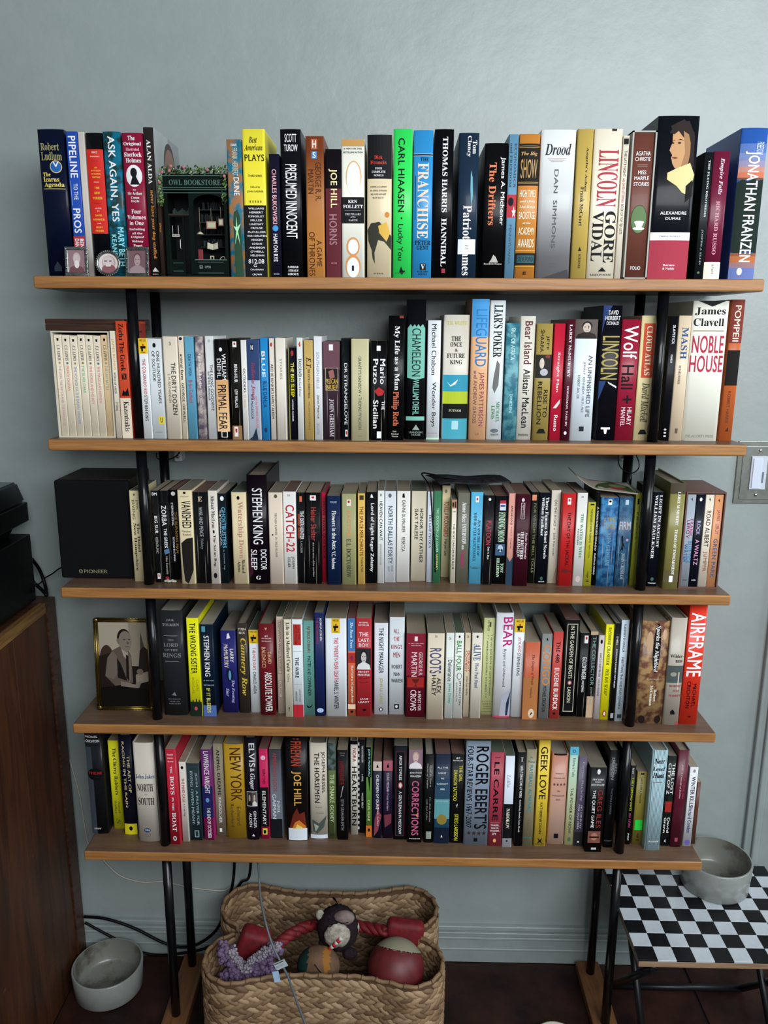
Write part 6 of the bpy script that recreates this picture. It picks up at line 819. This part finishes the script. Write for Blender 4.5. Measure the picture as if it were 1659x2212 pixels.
tube('strap', [(A3.x+.02, .08, hz+.008), onY(912, 1022, .06), onY(922, 1040, .03), onY(930, 1060, .018), onY(934, 1120, .008), onY(939, 1180, .006), onY(940, 1236, .006)], .0014, CABLE, po, 6)
tube('strap', [onY(915, 1021, .06), onY(960, 1031, .05), onY(1020, 1036, .06), onY(1075, 1033, .08), onY(1104, 1044, .06)], .0013, CABLE, po, 6)
bm = bmesh.new(); a_ = onY(1232, 1062, .05); b_ = onY(1376, 1069, .035); c_ = onY(1340, 1040, .13); d_ = onY(1226, 1030, .13)
zc_ = SHELF_Z[2]+.1795
pts = [(a_.x+.01, .05, zc_+.006), (b_.x, .03, zc_-.002), (c_.x+.01, .12, zc_+.0), (d_.x, .13, zc_+.008)]
quadgrid(pts, 14, lambda u, v: .0002+.02*max(0, .35-u)**1.5/.2)
g = bmesh.ops.extrude_face_region(bm, geom=bm.faces[:]); bmesh.ops.translate(bm, vec=(0, 0, .0016), verts=[v for v in g['geom'] if isinstance(v, bmesh.types.BMVert)]); bmesh.ops.recalc_face_normals(bm, faces=bm.faces)
bk_ = thing('booklet', 'thin curling booklet with green leaves and red flower print lying on the blue books', 'booklet'); fin('leaves_of_paper', bm, mat('#9a9084', .6), bk_)
def bmap(u, v, l):
    A_, B_, C_, D_ = [Vector(p) for p in pts]; p = (A_*(1-u)+B_*u)*(1-v)+(D_*(1-u)+C_*u)*v; return (p.x, p.y, p.z+.0002+.02*max(0, .35-u)**1.5/.2+.0017+l)
print_on('cover_print', [P('#3c4c2c', (.3, .1), (.6, .3), (1, .05), (.95, .6), (.7, .95), (.45, .6)), E('#8c2c34', .2, .5, .6, .82), E('#a8b890', .1, .3, .3, .5), E('#6c7c4c', .4, .7, .62, .9)], bmap, bk_, 12, .5)
bm = bmesh.new(); c = onZ(368, 1258, z0)
for q in range(7): bmesh.ops.create_icosphere(bm, subdivisions=1, radius=.0035, matrix=Matrix.Translation((c.x+.0028*q-.008, c.y+.003*math.sin(q*2), z0+.0028)) @ Matrix.Diagonal((1.2, .8, .7, 1)))
tag(fin('tissue', bm, mat('#b8b4a8', .8)), 'crumpled white tissue scrap on the third shelf edge', 'tissue')
# ---------------------------------------------------------------- left: cabinet with hi-fi
CABW = wood('cabinet_wood', '#4a2814', '#1e0f08', (30, 10, 1.2), .45, knots=True)
cab = thing('cabinet', 'tall dark wooden cabinet with a paler edge strip at the left', 'cabinet', (-.94, -.2, 0)); cz = .895
cx_ = -.715+.94
for k in range(4):
    y0 = -.22+k*.1455; box('side_plank', cx_-.018, cx_-.001, y0, y0+.145, 0, cz-.024, CABW, cab, .0012)
EDGEW = wood('edge_wood', '#7c5c30', '#5c401e', (40, 3, 40), .5, knots=False)
box('top_board', -.25, cx_-.012, -.22, .403, cz-.022, cz, DW, cab, .001); box('edge_strip', cx_-.012, cx_+.001, -.22, .36, cz-.022, cz-.0005, EDGEW, cab, .001)
box('corner_post', cx_-.018, cx_+.0025, .362, .403, 0, cz-.001, DW, cab, .001)
box('front_panel', -.25, cx_-.018, -.22, -.2, 0, cz-.024, CABW, cab, .001); box('back_panel', -.25, cx_-.018, .385, .4, 0, cz-.024, DW, cab)
BLK = rough_mat('hifi_black', '#070809', '#040505', 80, .35, .1); amp = thing('amplifier', 'black box-shaped amplifier on top of the wooden cabinet', 'amplifier', (-.89, .0, cz))
az = 1.04-cz; ax = -.7335+.89
box('housing', -.25, ax, -.15, .165, .006, az, BLK, amp, .003); box('front_panel', -.25, ax, -.158, -.15, .006, az, BLK, amp, .002)
for s in (-.2, ax-.03):
    for y in (-.12, .14): lathe('foot', [(0, 0), (.012, 0), (.012, .006), (0, .006)], BLK, amp, 16, loc=(s, y, 0))
lathe('screw', [(0, 0), (.003, 0), (.003, .0012), (0, .0016)], SCREW, amp, 12, loc=(ax, -.02, .05)).rotation_euler = (0, math.pi/2, 0)
tt = thing('turntable', 'black record player with a closed dark lid on the amplifier', 'turntable', (-.89, 0, 1.04)); tx = -.733+.89
bm = bmesh.new(); B(bm, -.25, tx, -.17, .165, .027, .066, 0, .003); fin('plinth', bm, BLK, tt)
bm = bmesh.new(); vs = B(bm, -.25, tx-.003, -.165, .163, .0675, .108)
for v in bm.verts:
    if v.co.z > .1: v.co.x -= .010 if v.co.x > 0 else 0; v.co.y += .008 if v.co.y < 0 else -.008
bmesh.ops.bevel(bm, geom=bm.edges[:], offset=.004, segments=3, affect='EDGES'); fin('dust_lid', bm, mat('#0c0f10', .12, coat=.5), tt)
for s in (-.18, tx-.04):
    for y in (-.13, .12): lathe('foot', [(0, 0), (.016, 0), (.018, .008), (.024, .018), (.026, .027), (0, .027)], BLK, tt, 20, loc=(s, y, 0))
tag(tube('power_cable', [(-.738, .17, .985), onY(85, 1230, .19), onY(97, 1262, .19), onY(101, 1285, .17), onY(97, 1281, .17), onY(88, 1272, .18), (-.736, .172, .93)], .0036, CABLE), 'thick black looped power cable behind the amplifier', 'cable')
spc = onY(132, 1226, .19)
tag(tube('speaker_wire', [(spc.x+.03, .195, spc.z+.012), spc, onY(112, 1240, .195), onY(98, 1248, .2), onY(80, 1262, .2), (-.76, .2, .95)], .0014, CABLE), 'thin black wire running from the speaker to the amplifier', 'cable')
# ---------------------------------------------------------------- bowls
BOWL = rough_mat('bowl_glaze', '#8e928e', '#7e827e', 22, .3, .1, .001, .3, .7, coat=.3)
BOWLI = rough_mat('bowl_inside', '#74766e', '#4c463a', 16, .35, .1, .001, .36, .5, coat=.2)
def bowl(name, label, cat, x, y, z, r, h):
    t = thing(name, label, cat, (x, y, z)); lathe('outer_shell', [(0, .0005), (r*.93, .0005), (r*.955, .003), (r, h-.002), (r-.002, h), (r-.004, h-.0005)], BOWL, t, 64)
    lathe('inner_basin', [(r-.004, h-.0005), (r-.008, .014), (r-.016, .008), (0, .007)], BOWLI, t, 64); return t
bowl('dog_bowl', 'grey ceramic pet bowl with stained rim on the floor beside the cabinet', 'bowl', -.632, .122, 0.0005, .0765, .062)
# ---------------------------------------------------------------- table with chequered marble top
TZ = .30; p = onZ(1378.2, 2073.6, TZ); q = onZ(1339.4, 1960.5, TZ); cw = .0354; rw = (q.y-p.y)/4; tx0 = max((p.x+q.x)/2, .4655); ty0 = p.y
tb = thing('side_table', 'low folding table with a black and white chequered marble top', 'table', (tx0+cw*5, ty0+.14, 0)); ox, oy = tx0-tb.location.x, ty0-tb.location.y
NC = 10; NR = int((WALL-.02-ty0)/rw)
MW_ = rough_mat('white_marble', '#c6ced4', '#b4bcc2', 25, .18, .03, .001, .3, .7, coat=.3); MB_ = rough_mat('black_marble', '#0c0c0e', '#17171a', 40, .3, .03, .001, .5, .8)
bd = box('table_board', ox, ox+NC*cw, oy, oy+NR*rw, TZ-.0155, TZ-.0035, wood('table_wood', '#a08468', '#806450', (4, 40, 60), .5), tb, .001)
tm = {}
for i in range(NC):
    for j in range(NR):
        wh = (i+j) % 2
        if wh not in tm: tl = box('tile', .0002, cw-.0002, .0002, rw-.0002, 0, .0035, MW_ if wh else MB_, tb, .0003); tm[wh] = tl.data
        else: tl = link('tile', tm[wh], tb)
        tl.location = (ox+i*cw, oy+j*rw, TZ-.0035)
IRON = mat('#121317', .4, metal=.3)
ye = oy+NR*rw
for x, dx in ((ox+.030, .012), (ox+NC*cw-.03, -.012)):
    rod('leg', (x, oy+.012, TZ-.03), (x, ye-.03, .0085), .0075, IRON, tb, 12); rod('leg', (x+dx*1.4, ye-.012, TZ-.03), (x+dx*1.4, oy+.03, .0085), .0075, IRON, tb, 12)
    rod('top_rail', (x, oy+.0, TZ-.023), (x, ye-.01, TZ-.023), .007, IRON, tb, 12)
rod('foot_rail', (ox+.030, ye-.03, .0085), (ox+NC*cw-.03, ye-.03, .0085), .0075, IRON, tb, 12)
bowl('water_bowl', 'large pale grey ceramic bowl on the chequered table', 'bowl', .686, .112, TZ+.0006, .0715, .066)
pl = onZ(1197, 2222, .012); lathe('plate', [(0, .002), (.03, .002), (.05, .012), (.052, .013), (.049, .0135), (.03, .004), (0, .004)], mat('#d8d8d4', .25), None, 48, loc=(pl.x, pl.y-.035, 0.001)); tag(bpy.data.objects['plate'], 'white saucer with a gold rim just entering the bottom edge', 'plate')
tube('gold_rim', [(.0515*math.cos(k*math.pi/12), .0515*math.sin(k*math.pi/12), .0132) for k in range(24)], .0007, GOLD, bpy.data.objects['plate'], 6, 2, True)
# ---------------------------------------------------------------- dimmer plate on the wall
STEEL = rough_mat('brushed_steel', '#a0a49c', '#8c908a', 60, .32, .05, .001, .3, .7, metal=.7)
sw = thing('light_switch', 'brushed steel plate with a white dimmer on the wall', 'light switch', (.745, WALL, 1.168))
box('plate_edge', -.056, .056, -.004, 0, -.064, .064, STEEL, sw, .0015); box('face_plate', -.046, .05, -.0055, -.004, -.055, .054, STEEL, sw, .0008)
box('dimmer_surround', -.029, .003, -.0085, -.0055, -.034, .034, mat('#c4ccd8', .35), sw, .001); box('dimmer_paddle', -.0255, -.008, -.0105, -.0085, -.031, .030, mat('#ccd4e4', .35), sw, .001); box('dimmer_slider', -.0055, -.0025, -.0095, -.0085, -.02, .002, mat('#6c7480', .4), sw)
for zz in (.0455, -.0455): s_ = lathe('screw', [(0, 0), (.0035, 0), (.003, .001), (0, .002)], SCREW, sw, 14); s_.location = (-.013, -.0055, zz); s_.rotation_euler = (math.pi/2, 0, 0)
# ---------------------------------------------------------------- woven bone-shaped baskets
def weave_mat():
    m, t, b = nt('dried_hyacinth'); L = t.links.new; g = node(t, 'ShaderNodeNewGeometry'); cr = node(t, 'ShaderNodeValToRGB')
    cr.color_ramp.elements[0].color = lin('#6a503a'); cr.color_ramp.elements[1].color = lin('#ac9070'); e = cr.color_ramp.elements.new(.5); e.color = lin('#8c7050'); L(g.outputs['Random Per Island'], cr.inputs[0])
    tc = node(t, 'ShaderNodeTexCoord'); nz = node(t, 'ShaderNodeTexNoise', Scale=260., Detail=3.); L(tc.outputs['Object'], nz.inputs['Vector'])
    mx = node(t, 'ShaderNodeMix', data_type='RGBA', blend_type='MULTIPLY'); mx.inputs[0].default_value = .5; L(cr.outputs[0], mx.inputs[6]); L(nz.outputs[0], mx.inputs[7])
    bp = node(t, 'ShaderNodeBump', Strength=.4, Distance=.001); L(nz.outputs[0], bp.inputs['Height']); L(bp.outputs[0], b.inputs['Normal']); L(cr.outputs[0], b.inputs['Base Color']); b.inputs['Roughness'].default_value = .65; return m
HY = weave_mat(); HYD = mat('#5c4430', .8)
def bone(hl, r, waist, n=160):
    c = hl-r; ctrl = []
    for k in range(9): a_ = math.radians(-118+236*k/8); ctrl.append((c+r*math.cos(a_), r*math.sin(a_), 0))
    for x in (c*.42, 0, -c*.42): ctrl.append((x, waist, 0))
    for k in range(9): a_ = math.radians(62+236*k/8); ctrl.append((-c+r*math.cos(a_), r*math.sin(a_), 0))
    for x in (-c*.42, 0, c*.42): ctrl.append((x, -waist, 0))
    pts = catmull(ctrl, 8, True); L_ = [0]
    for i in range(len(pts)): L_.append(L_[-1]+(pts[(i+1) % len(pts)]-pts[i]).length)
    out = []; j = 0
    for k in range(n):
        s = L_[-1]*k/n
        while L_[j+1] < s: j += 1
        f = (s-L_[j])/(L_[j+1]-L_[j]); out.append(pts[j].lerp(pts[(j+1) % len(pts)], f))
    return out, L_[-1]
def basket(label, x, y, hl, r, waist, H, open_y=1):
    low = lambda p: abs(p.x) < .19 and p.y*open_y > 0   # the two baskets are open to each other here
    t = thing('woven_basket', label, 'basket', (x, y, 0.0005), group=None); O, per = bone(hl, r, waist); n = len(O)
    nr = []
    for i in range(n): d = (O[(i+1) % n]-O[i-1]).normalized(); nr.append(Vector((d.y, -d.x, 0)))
    th = .0035; bm = bmesh.new(); R_ = []
    for off, z in ((0, 0), (0, H), (-th, H), (-th, .004)): R_.append([bm.verts.new(O[i]+nr[i]*off+Vector((0, 0, min(z, .05) if low(O[i]) else z))) for i in range(n)])
    for a_, b_ in zip(R_, R_[1:]):
        for i in range(n): bm.faces.new((a_[i], a_[(i+1) % n], b_[(i+1) % n], b_[i]))
    bm.faces.new(R_[0][::-1]); bm.faces.new(R_[3]); bmesh.ops.recalc_face_normals(bm, faces=bm.faces); fin('inner_wall', bm, HYD, t)
    bm = bmesh.new(); rh = .0125; cnt = int(per/.0185)
    def put(vs, nor):
        f = bm.faces.new(vs); f.smooth = True; f.normal_update()
        if f.normal.dot(nor) < 0: f.normal_flip()
    def strand(p, tang, nor, s, tilt):
        up = Vector((0, 0, 1)); d = (tang*math.cos(tilt)+up*math.sin(tilt)); e = nor.cross(d)
        Lh, wd, tk = .0165*s, .0066*s, .0042; prof = ((-1, 0), (-.55, .8), (0, 1), (.55, .75), (1, 0)); ring = []
        for a_, w_ in prof:
            if w_ == 0: ring.append([bm.verts.new(p+d*Lh*a_-nor*.001)])
            else: ring.append([bm.verts.new(p+d*Lh*a_+e*wd*w_*u+nor*(tk*w_*v)) for u, v in ((-1, 0), (-.5, .8), (.4, 1), (1, 0))])
        for A_, C_ in zip(ring, ring[1:]):
            if len(A_) == 1:
                for k in range(3): put((A_[0], C_[k+1], C_[k]), nor)
            elif len(C_) == 1:
                for k in range(3): put((A_[k], A_[k+1], C_[0]), nor)
            else:
                for k in range(3): put((A_[k], A_[k+1], C_[k+1], C_[k]), nor)
    for side in (1, -1):
        for row in range(int((H-.006)/rh)):
            for k in range(cnt):
                f = ((k+.5*(row % 2)+random.uniform(-.12, .12))/cnt*n) % n; i = int(f); g_ = f-i; i2 = (i+1) % n
                p = O[i].lerp(O[i2], g_)+nr[i]*(0.0003 if side > 0 else -th)+Vector((0, 0, .008+row*rh+random.uniform(-.001, .001))); tang = (O[i2]-O[i]).normalized()
                if low(O[i]) and p.z > .045: continue
                strand(p, tang, nr[i]*side, random.uniform(.95, 1.25), (.5 if row % 2 else -.5)+random.uniform(-.12, .12))
    bm.normal_update()
    o = fin('woven_strands', bm, HY, t, recalc=False); o['kind'] = 'stuff'
    st = next(i for i in range(n) if low(O[i-1]) and not low(O[i])); O2 = [(i+st) % n for i in range(n) if not low(O[(i+st) % n])]
    rim = [O[i]+nr[i]*(-th/2+.001*math.sin(i*1.3))+Vector((0, 0, H+.001*math.cos(i*1.3))) for i in O2]; nr = [nr[i] for i in O2]
    bm = bmesh.new(); tube_bm(bm, [rim[0]-Vector((0, 0, .14))]+rim+[rim[-1]-Vector((0, 0, .14))], .0042, 7)
    fin('rim', bm, HY, t)
    bm = bmesh.new()
    for k in range(0, len(rim)-1, 4):
        c = rim[k]; tube_bm(bm, [c+nr[k]*math.cos(q)*.0052+Vector((0, 0, math.sin(q)*.0052))+(rim[k+1]-rim[k])*q*.12 for q in (0, .8, 1.6, 2.4, 3.2, 4, 4.8, 5.6)], .0008, 5)
    o = fin('rim_binding', bm, HYD, t); o['kind'] = 'stuff'
    return t
basket('front woven bone-shaped basket filled with dog toys', -.135, -.009, .243, .069, .045, .2)
basket('rear woven bone-shaped basket standing against the wall behind the toys', -.135, .138, .237, .068, .046, .205, -1)
# ---------------------------------------------------------------- dog toys
RED = rough_mat('red_fabric', '#7c0e18', '#580810', 60, .7, .4); FUR = rough_mat('brown_plush', '#2c2026', '#1a1418', 160, .9, 1., .003); CRF = rough_mat('cream_fleece', '#b8b0a4', '#8c8478', 120, .9, 1., .003)
def lumpy(c, amp, sc):
    from mathutils import noise
    return c*(1+amp*noise.noise(c*sc))
mk = thing('monkey_toy', 'round brown plush monkey with cream belly and striped candy cane', 'dog toy', (0, 0, 0)); mc = onY(730, 2004, .05)
ball('body', mc, (.043, .039, .048), FUR, mk, 28, fn=lambda c: lumpy(c, .08, 6))
def on_body(dx, dz, k=1.): # a point on the front of the body
    y = math.sqrt(max(0, 1-(dx/.043)**2-(dz/.048)**2))*.041*k; return mc+Vector((dx, 0, 0))+Vector((0, .5, .86))*dz+Vector((0, -.86, .5))*y
ball('muzzle', on_body(.014, .025), (.022, .013, .015), rough_mat('muzzle_cloth', '#8c7c78', '#6c5c58', 60, .8, .3), mk, 16)
for dx in (.006, .02): ball('nostril', on_body(dx+.004, .034)+Vector((0, -.01, .006)), .0018, CABLE, mk, 8)
tube('mouth', [on_body(-.002, .022)+Vector((0, -.010, .004)), on_body(.014, .018)+Vector((0, -.0125, .006)), on_body(.028, .019)+Vector((0, -.008, .004))], .0008, CABLE, mk, 5)
ball('belly_patch', on_body(.001, -.008, .9), (.027, .012, .027), CRF, mk, 20, fn=lambda c: lumpy(c, .2, 4))
ball('ear', (mc.x-.037, mc.y, mc.z+.03), (.009, .005, .013), CRF, mk, 12); ball('ear', (mc.x+.041, mc.y, mc.z+.002), (.004, .005, .012), CRF, mk, 12)
for k in range(6):
    a_ = on_body(-.014+.0042*k, -.034+.004*k)+Vector((0, -.008, .005)); b_ = on_body(-.014+.0042*(k+1), -.034+.004*(k+1))+Vector((0, -.008, .005)); rod('candy_cane_band', a_, b_, .0042, mat('#b02030' if k % 2 == 0 else '#c8c0b8', .6), mk, 10)
tube('hanging_loop', [on_body(.003, .042), on_body(-.006, .046)+Vector((0, 0, .012)), on_body(-.012, .046)+Vector((0, -.002, .016)), on_body(-.003, .046)+Vector((0, 0, .005))], .0011, CABLE, mk, 6)
ball('foot', (mc.x+.026, mc.y-.02, mc.z-.045), (.016, .012, .013), FUR, mk, 14, fn=lambda c: lumpy(c, .1, 5)); ball('foot', (mc.x-.028, mc.y-.012, mc.z-.028), (.012, .012, .014), FUR, mk, 14)
def rope(name, pts, r, m, label=None, parent=None, tw=26):
    c = catmull(pts, 10); bm = bmesh.new(); n = len(c)
    for s in range(3):
        pp = []
        for i, p in enumerate(c):
            t_ = (c[min(i+1, n-1)]-c[max(i-1, 0)]).normalized(); a_ = t_.orthogonal().normalized(); b_ = t_.cross(a_); an = tw*i/n+s*2.094; pp.append(p+(a_*math.cos(an)+b_*math.sin(an))*r*.5)
        tube_bm(bm, pp, r*.62, 8)
    return fin(name, bm, m, parent)
tg = thing('tug_toy', 'red twisted tug toy with a fabric block at each end across the basket', 'dog toy')
zr = .2
p1 = onY(592, 2048, .0); p2 = onY(632, 2016, .03); p3 = onY(692, 1996, .08); p4 = onY(770, 2000, .088); p5 = onY(836, 2012, .06)
rope('rope', [p1, p2, p3, p4, p5], .0115, RED, parent=tg, tw=34)
def block(px, py, Y, w_, d_, h_, rot):
    bm = bmesh.new(); B(bm, -w_, w_, -d_, d_, -h_, h_, 0, .012); bmesh.ops.subdivide_edges(bm, edges=bm.edges[:], cuts=1)
    c = onY(px, py, Y); bm.transform(Matrix.Translation(c) @ Matrix.Rotation(rot, 4, 'Y'))
    for f in bm.faces: f.smooth = True
    return fin('fabric_block', bm, RED, tg)
block(547, 2040, .02, .032, .02, .036, .35); block(872, 2028, .066, .040, .016, .045, .12)
b1 = thing('rubber_ball', 'large red and cream ball at the right of the toy basket', 'dog toy'); c = Vector((.012, -.004, .178))
RB = rough_mat('red_rubber', '#6a2022', '#54181a', 30, .5, .05); CB = mat('#8c8872', .5)
ball('ball', c, .0575, [RB, CB], b1, 64, mis=lambda p: 1 if p.x*.15+p.y*.6+p.z*.78 > .6 else 0)
n_ = Vector((.15, .6, .78)).normalized(); u_ = n_.orthogonal().normalized(); v_ = n_.cross(u_); cc = c+n_*.6*.0575
tube('seam', [cc+(u_*math.cos(k*math.pi/16)+v_*math.sin(k*math.pi/16))*.8*.0573 for k in range(32)], .0006, CABLE, b1, 6, 1, True)
b2 = thing('plush_ball', 'tan, teal and mustard cloth ball in the middle of the basket', 'dog toy'); c = onY(688, 2086, -.004)
ball('ball', c, (.044, .032, .042), [rough_mat('tan_cloth', '#6a4c34', '#54402c', 60, .8, .4), mat('#14302e', .8), mat('#8c5c20', .8)], b2, 36, mis=lambda p: 1 if p.x < -.45 else (2 if .25 < p.x < .55 and p.z > -.3 else 0))
tube('seam', [c+Vector((.044*math.sin(q)*.52-.0, -.033*math.cos(q-.2)*.95, .042*math.cos(q*1.0+.9)*.9)) for q in (-.2, .1, .4, .7, 1.0, 1.3)], .0009, CABLE, b2, 5)
LIL = rough_mat('lilac_fleece', '#7c6484', '#5c4a6a', 90, .95, 1., .004); LILW = rough_mat('pale_fleece', '#9c94a0', '#8c8490', 90, .95, 1., .004)
pt = thing('fleece_toy', 'fuzzy lilac fleece rope toy spread in a V at the left of the basket', 'dog toy')
def fuzzy(name, pts, r, m):
    c = catmull(pts, 10); bm = bmesh.new()
    for i, p in enumerate(c):
        for q in range(9):
            o = Vector((random.uniform(-1, 1), random.uniform(-1, 1), random.uniform(-1, 1)))*r*.7
            bmesh.ops.create_icosphere(bm, subdivisions=1, radius=r*random.uniform(.24, .42), matrix=Matrix.Translation(p+o))
    for f in bm.faces: f.smooth = True
    o = fin(name, bm, m, pt); o['kind'] = 'stuff'; return o
fuzzy('arm', [onY(482, 2047, -.005), onY(495, 2075, -.01), onY(515, 2095, -.015), onY(536, 2112, -.02)], .016, LIL)
fuzzy('arm', [onY(600, 2052, -.02), onY(572, 2068, -.02), onY(550, 2090, -.02), onY(536, 2112, -.02)], .016, LIL)
fuzzy('fringe', [onY(500, 2052, -.012), onY(515, 2075, -.02), onY(532, 2092, -.026), onY(545, 2074, -.03), onY(575, 2055, -.03), onY(600, 2044, -.028)], .009, LILW)
fuzzy('arm', [onY(536, 2112, -.022), onY(510, 2108, -.02), onY(485, 2108, -.012)], .015, LIL); fuzzy('arm', [onY(536, 2112, -.022), onY(560, 2108, -.022), onY(585, 2095, -.02)], .015, LIL)
# ---------------------------------------------------------------- cables near the floor
GC = mat('#5c6468', .45); p = onY(558, 1872, .03)
us = thing('charging_cable', 'long grey cable with a white paper tag hanging in front of the basket', 'cable', (0, 0, 0))
tube('cord', [(p.x, .03, SHELF_Z[4]-ST-.0), onY(560, 1900, .02), onY(563, 1940, -.01), onY(573, 1990, -.05), onY(588, 2040, -.075), onY(607, 2080, -.09), onY(622, 2110, -.093), onY(640, 2160, -.1), onY(664, 2225, -.11)], .0022, GC, us, 8)
tgp = onY(606, 2084, -.095); box('paper_tag', -.012, .012, -.0006, .0006, -.008, .008, mat('#b4c0c8', .5), us).matrix_local = Matrix.Translation(tgp) @ Matrix.Rotation(-.5, 4, 'Y')
q_ = onY(597, 2110, -.095); box('paper_flap', -.006, .006, -.0005, .0005, -.012, .012, mat('#a8c8e4', .5), us).matrix_local = Matrix.Translation(q_) @ Matrix.Rotation(-.15, 4, 'Y')
print_on('tag_lines', [R('#1c1c20', .1, .2, 0, .9), R('#8c949c', .45, .5, .1, .85), R('#8c949c', .62, .66, .1, .8)], lambda u, v, l: tuple(tgp+Matrix.Rotation(-.5, 3, 'Y') @ Vector((-.012+.024*u, -.0006-l, .008-.016*v))), us)
tag(tube('power_cable', [onY(182, 1980, .205), onY(230, 1985, .2), onY(290, 2005, .2), onY(350, 2035, .195), onY(392, 2046, .195), onY(432, 2037, .195), onY(470, 2005, .2), onY(490, 1950, .2), onY(505, 1890, .19), (onY(512, 1872, .18).x, .18, SHELF_Z[4]-ST)], .0033, CABLE), 'thick black cable sagging from the cabinet to behind the rear basket', 'cable')
tag(tube('power_cable', [onY(184, 1993, .208), onY(215, 2010, .205), onY(245, 2026, .206), onY(300, 2055, .206), onY(345, 2063, .206), onY(400, 2058, .206), onY(450, 2046, .205), onY(490, 2020, .208)], .003, CABLE), 'black cable dipping behind the floor bowl and along the baseboard', 'cable')
tag(tube('power_cable', [(onY(546, 1872, .16).x, .16, SHELF_Z[4]-ST), onY(540, 1885, .18), onY(522, 1905, .218), onY(508, 1925, .2205), onY(502, 1940, .2205)], .0033, CABLE), 'short black cable dropping from the lowest board behind the basket', 'cable')
tag(tube('telephone_wire', [onY(150, 1640, .222), onY(172, 1720, .222), onY(190, 1820, .222), onY(214, 1845, .222), onY(232, 1868, .222), onY(262, 1893, .222), (onY(310, 1906, .222)), onY(352, 1904, .222), onY(400, 1915, .222), onY(440, 1921, .222), onY(480, 1924, .222), onY(497, 1916, .222)], .0014, mat('#b8b4a8', .5)), 'thin off-white wire tacked loosely across the wall under the lowest board', 'cable')
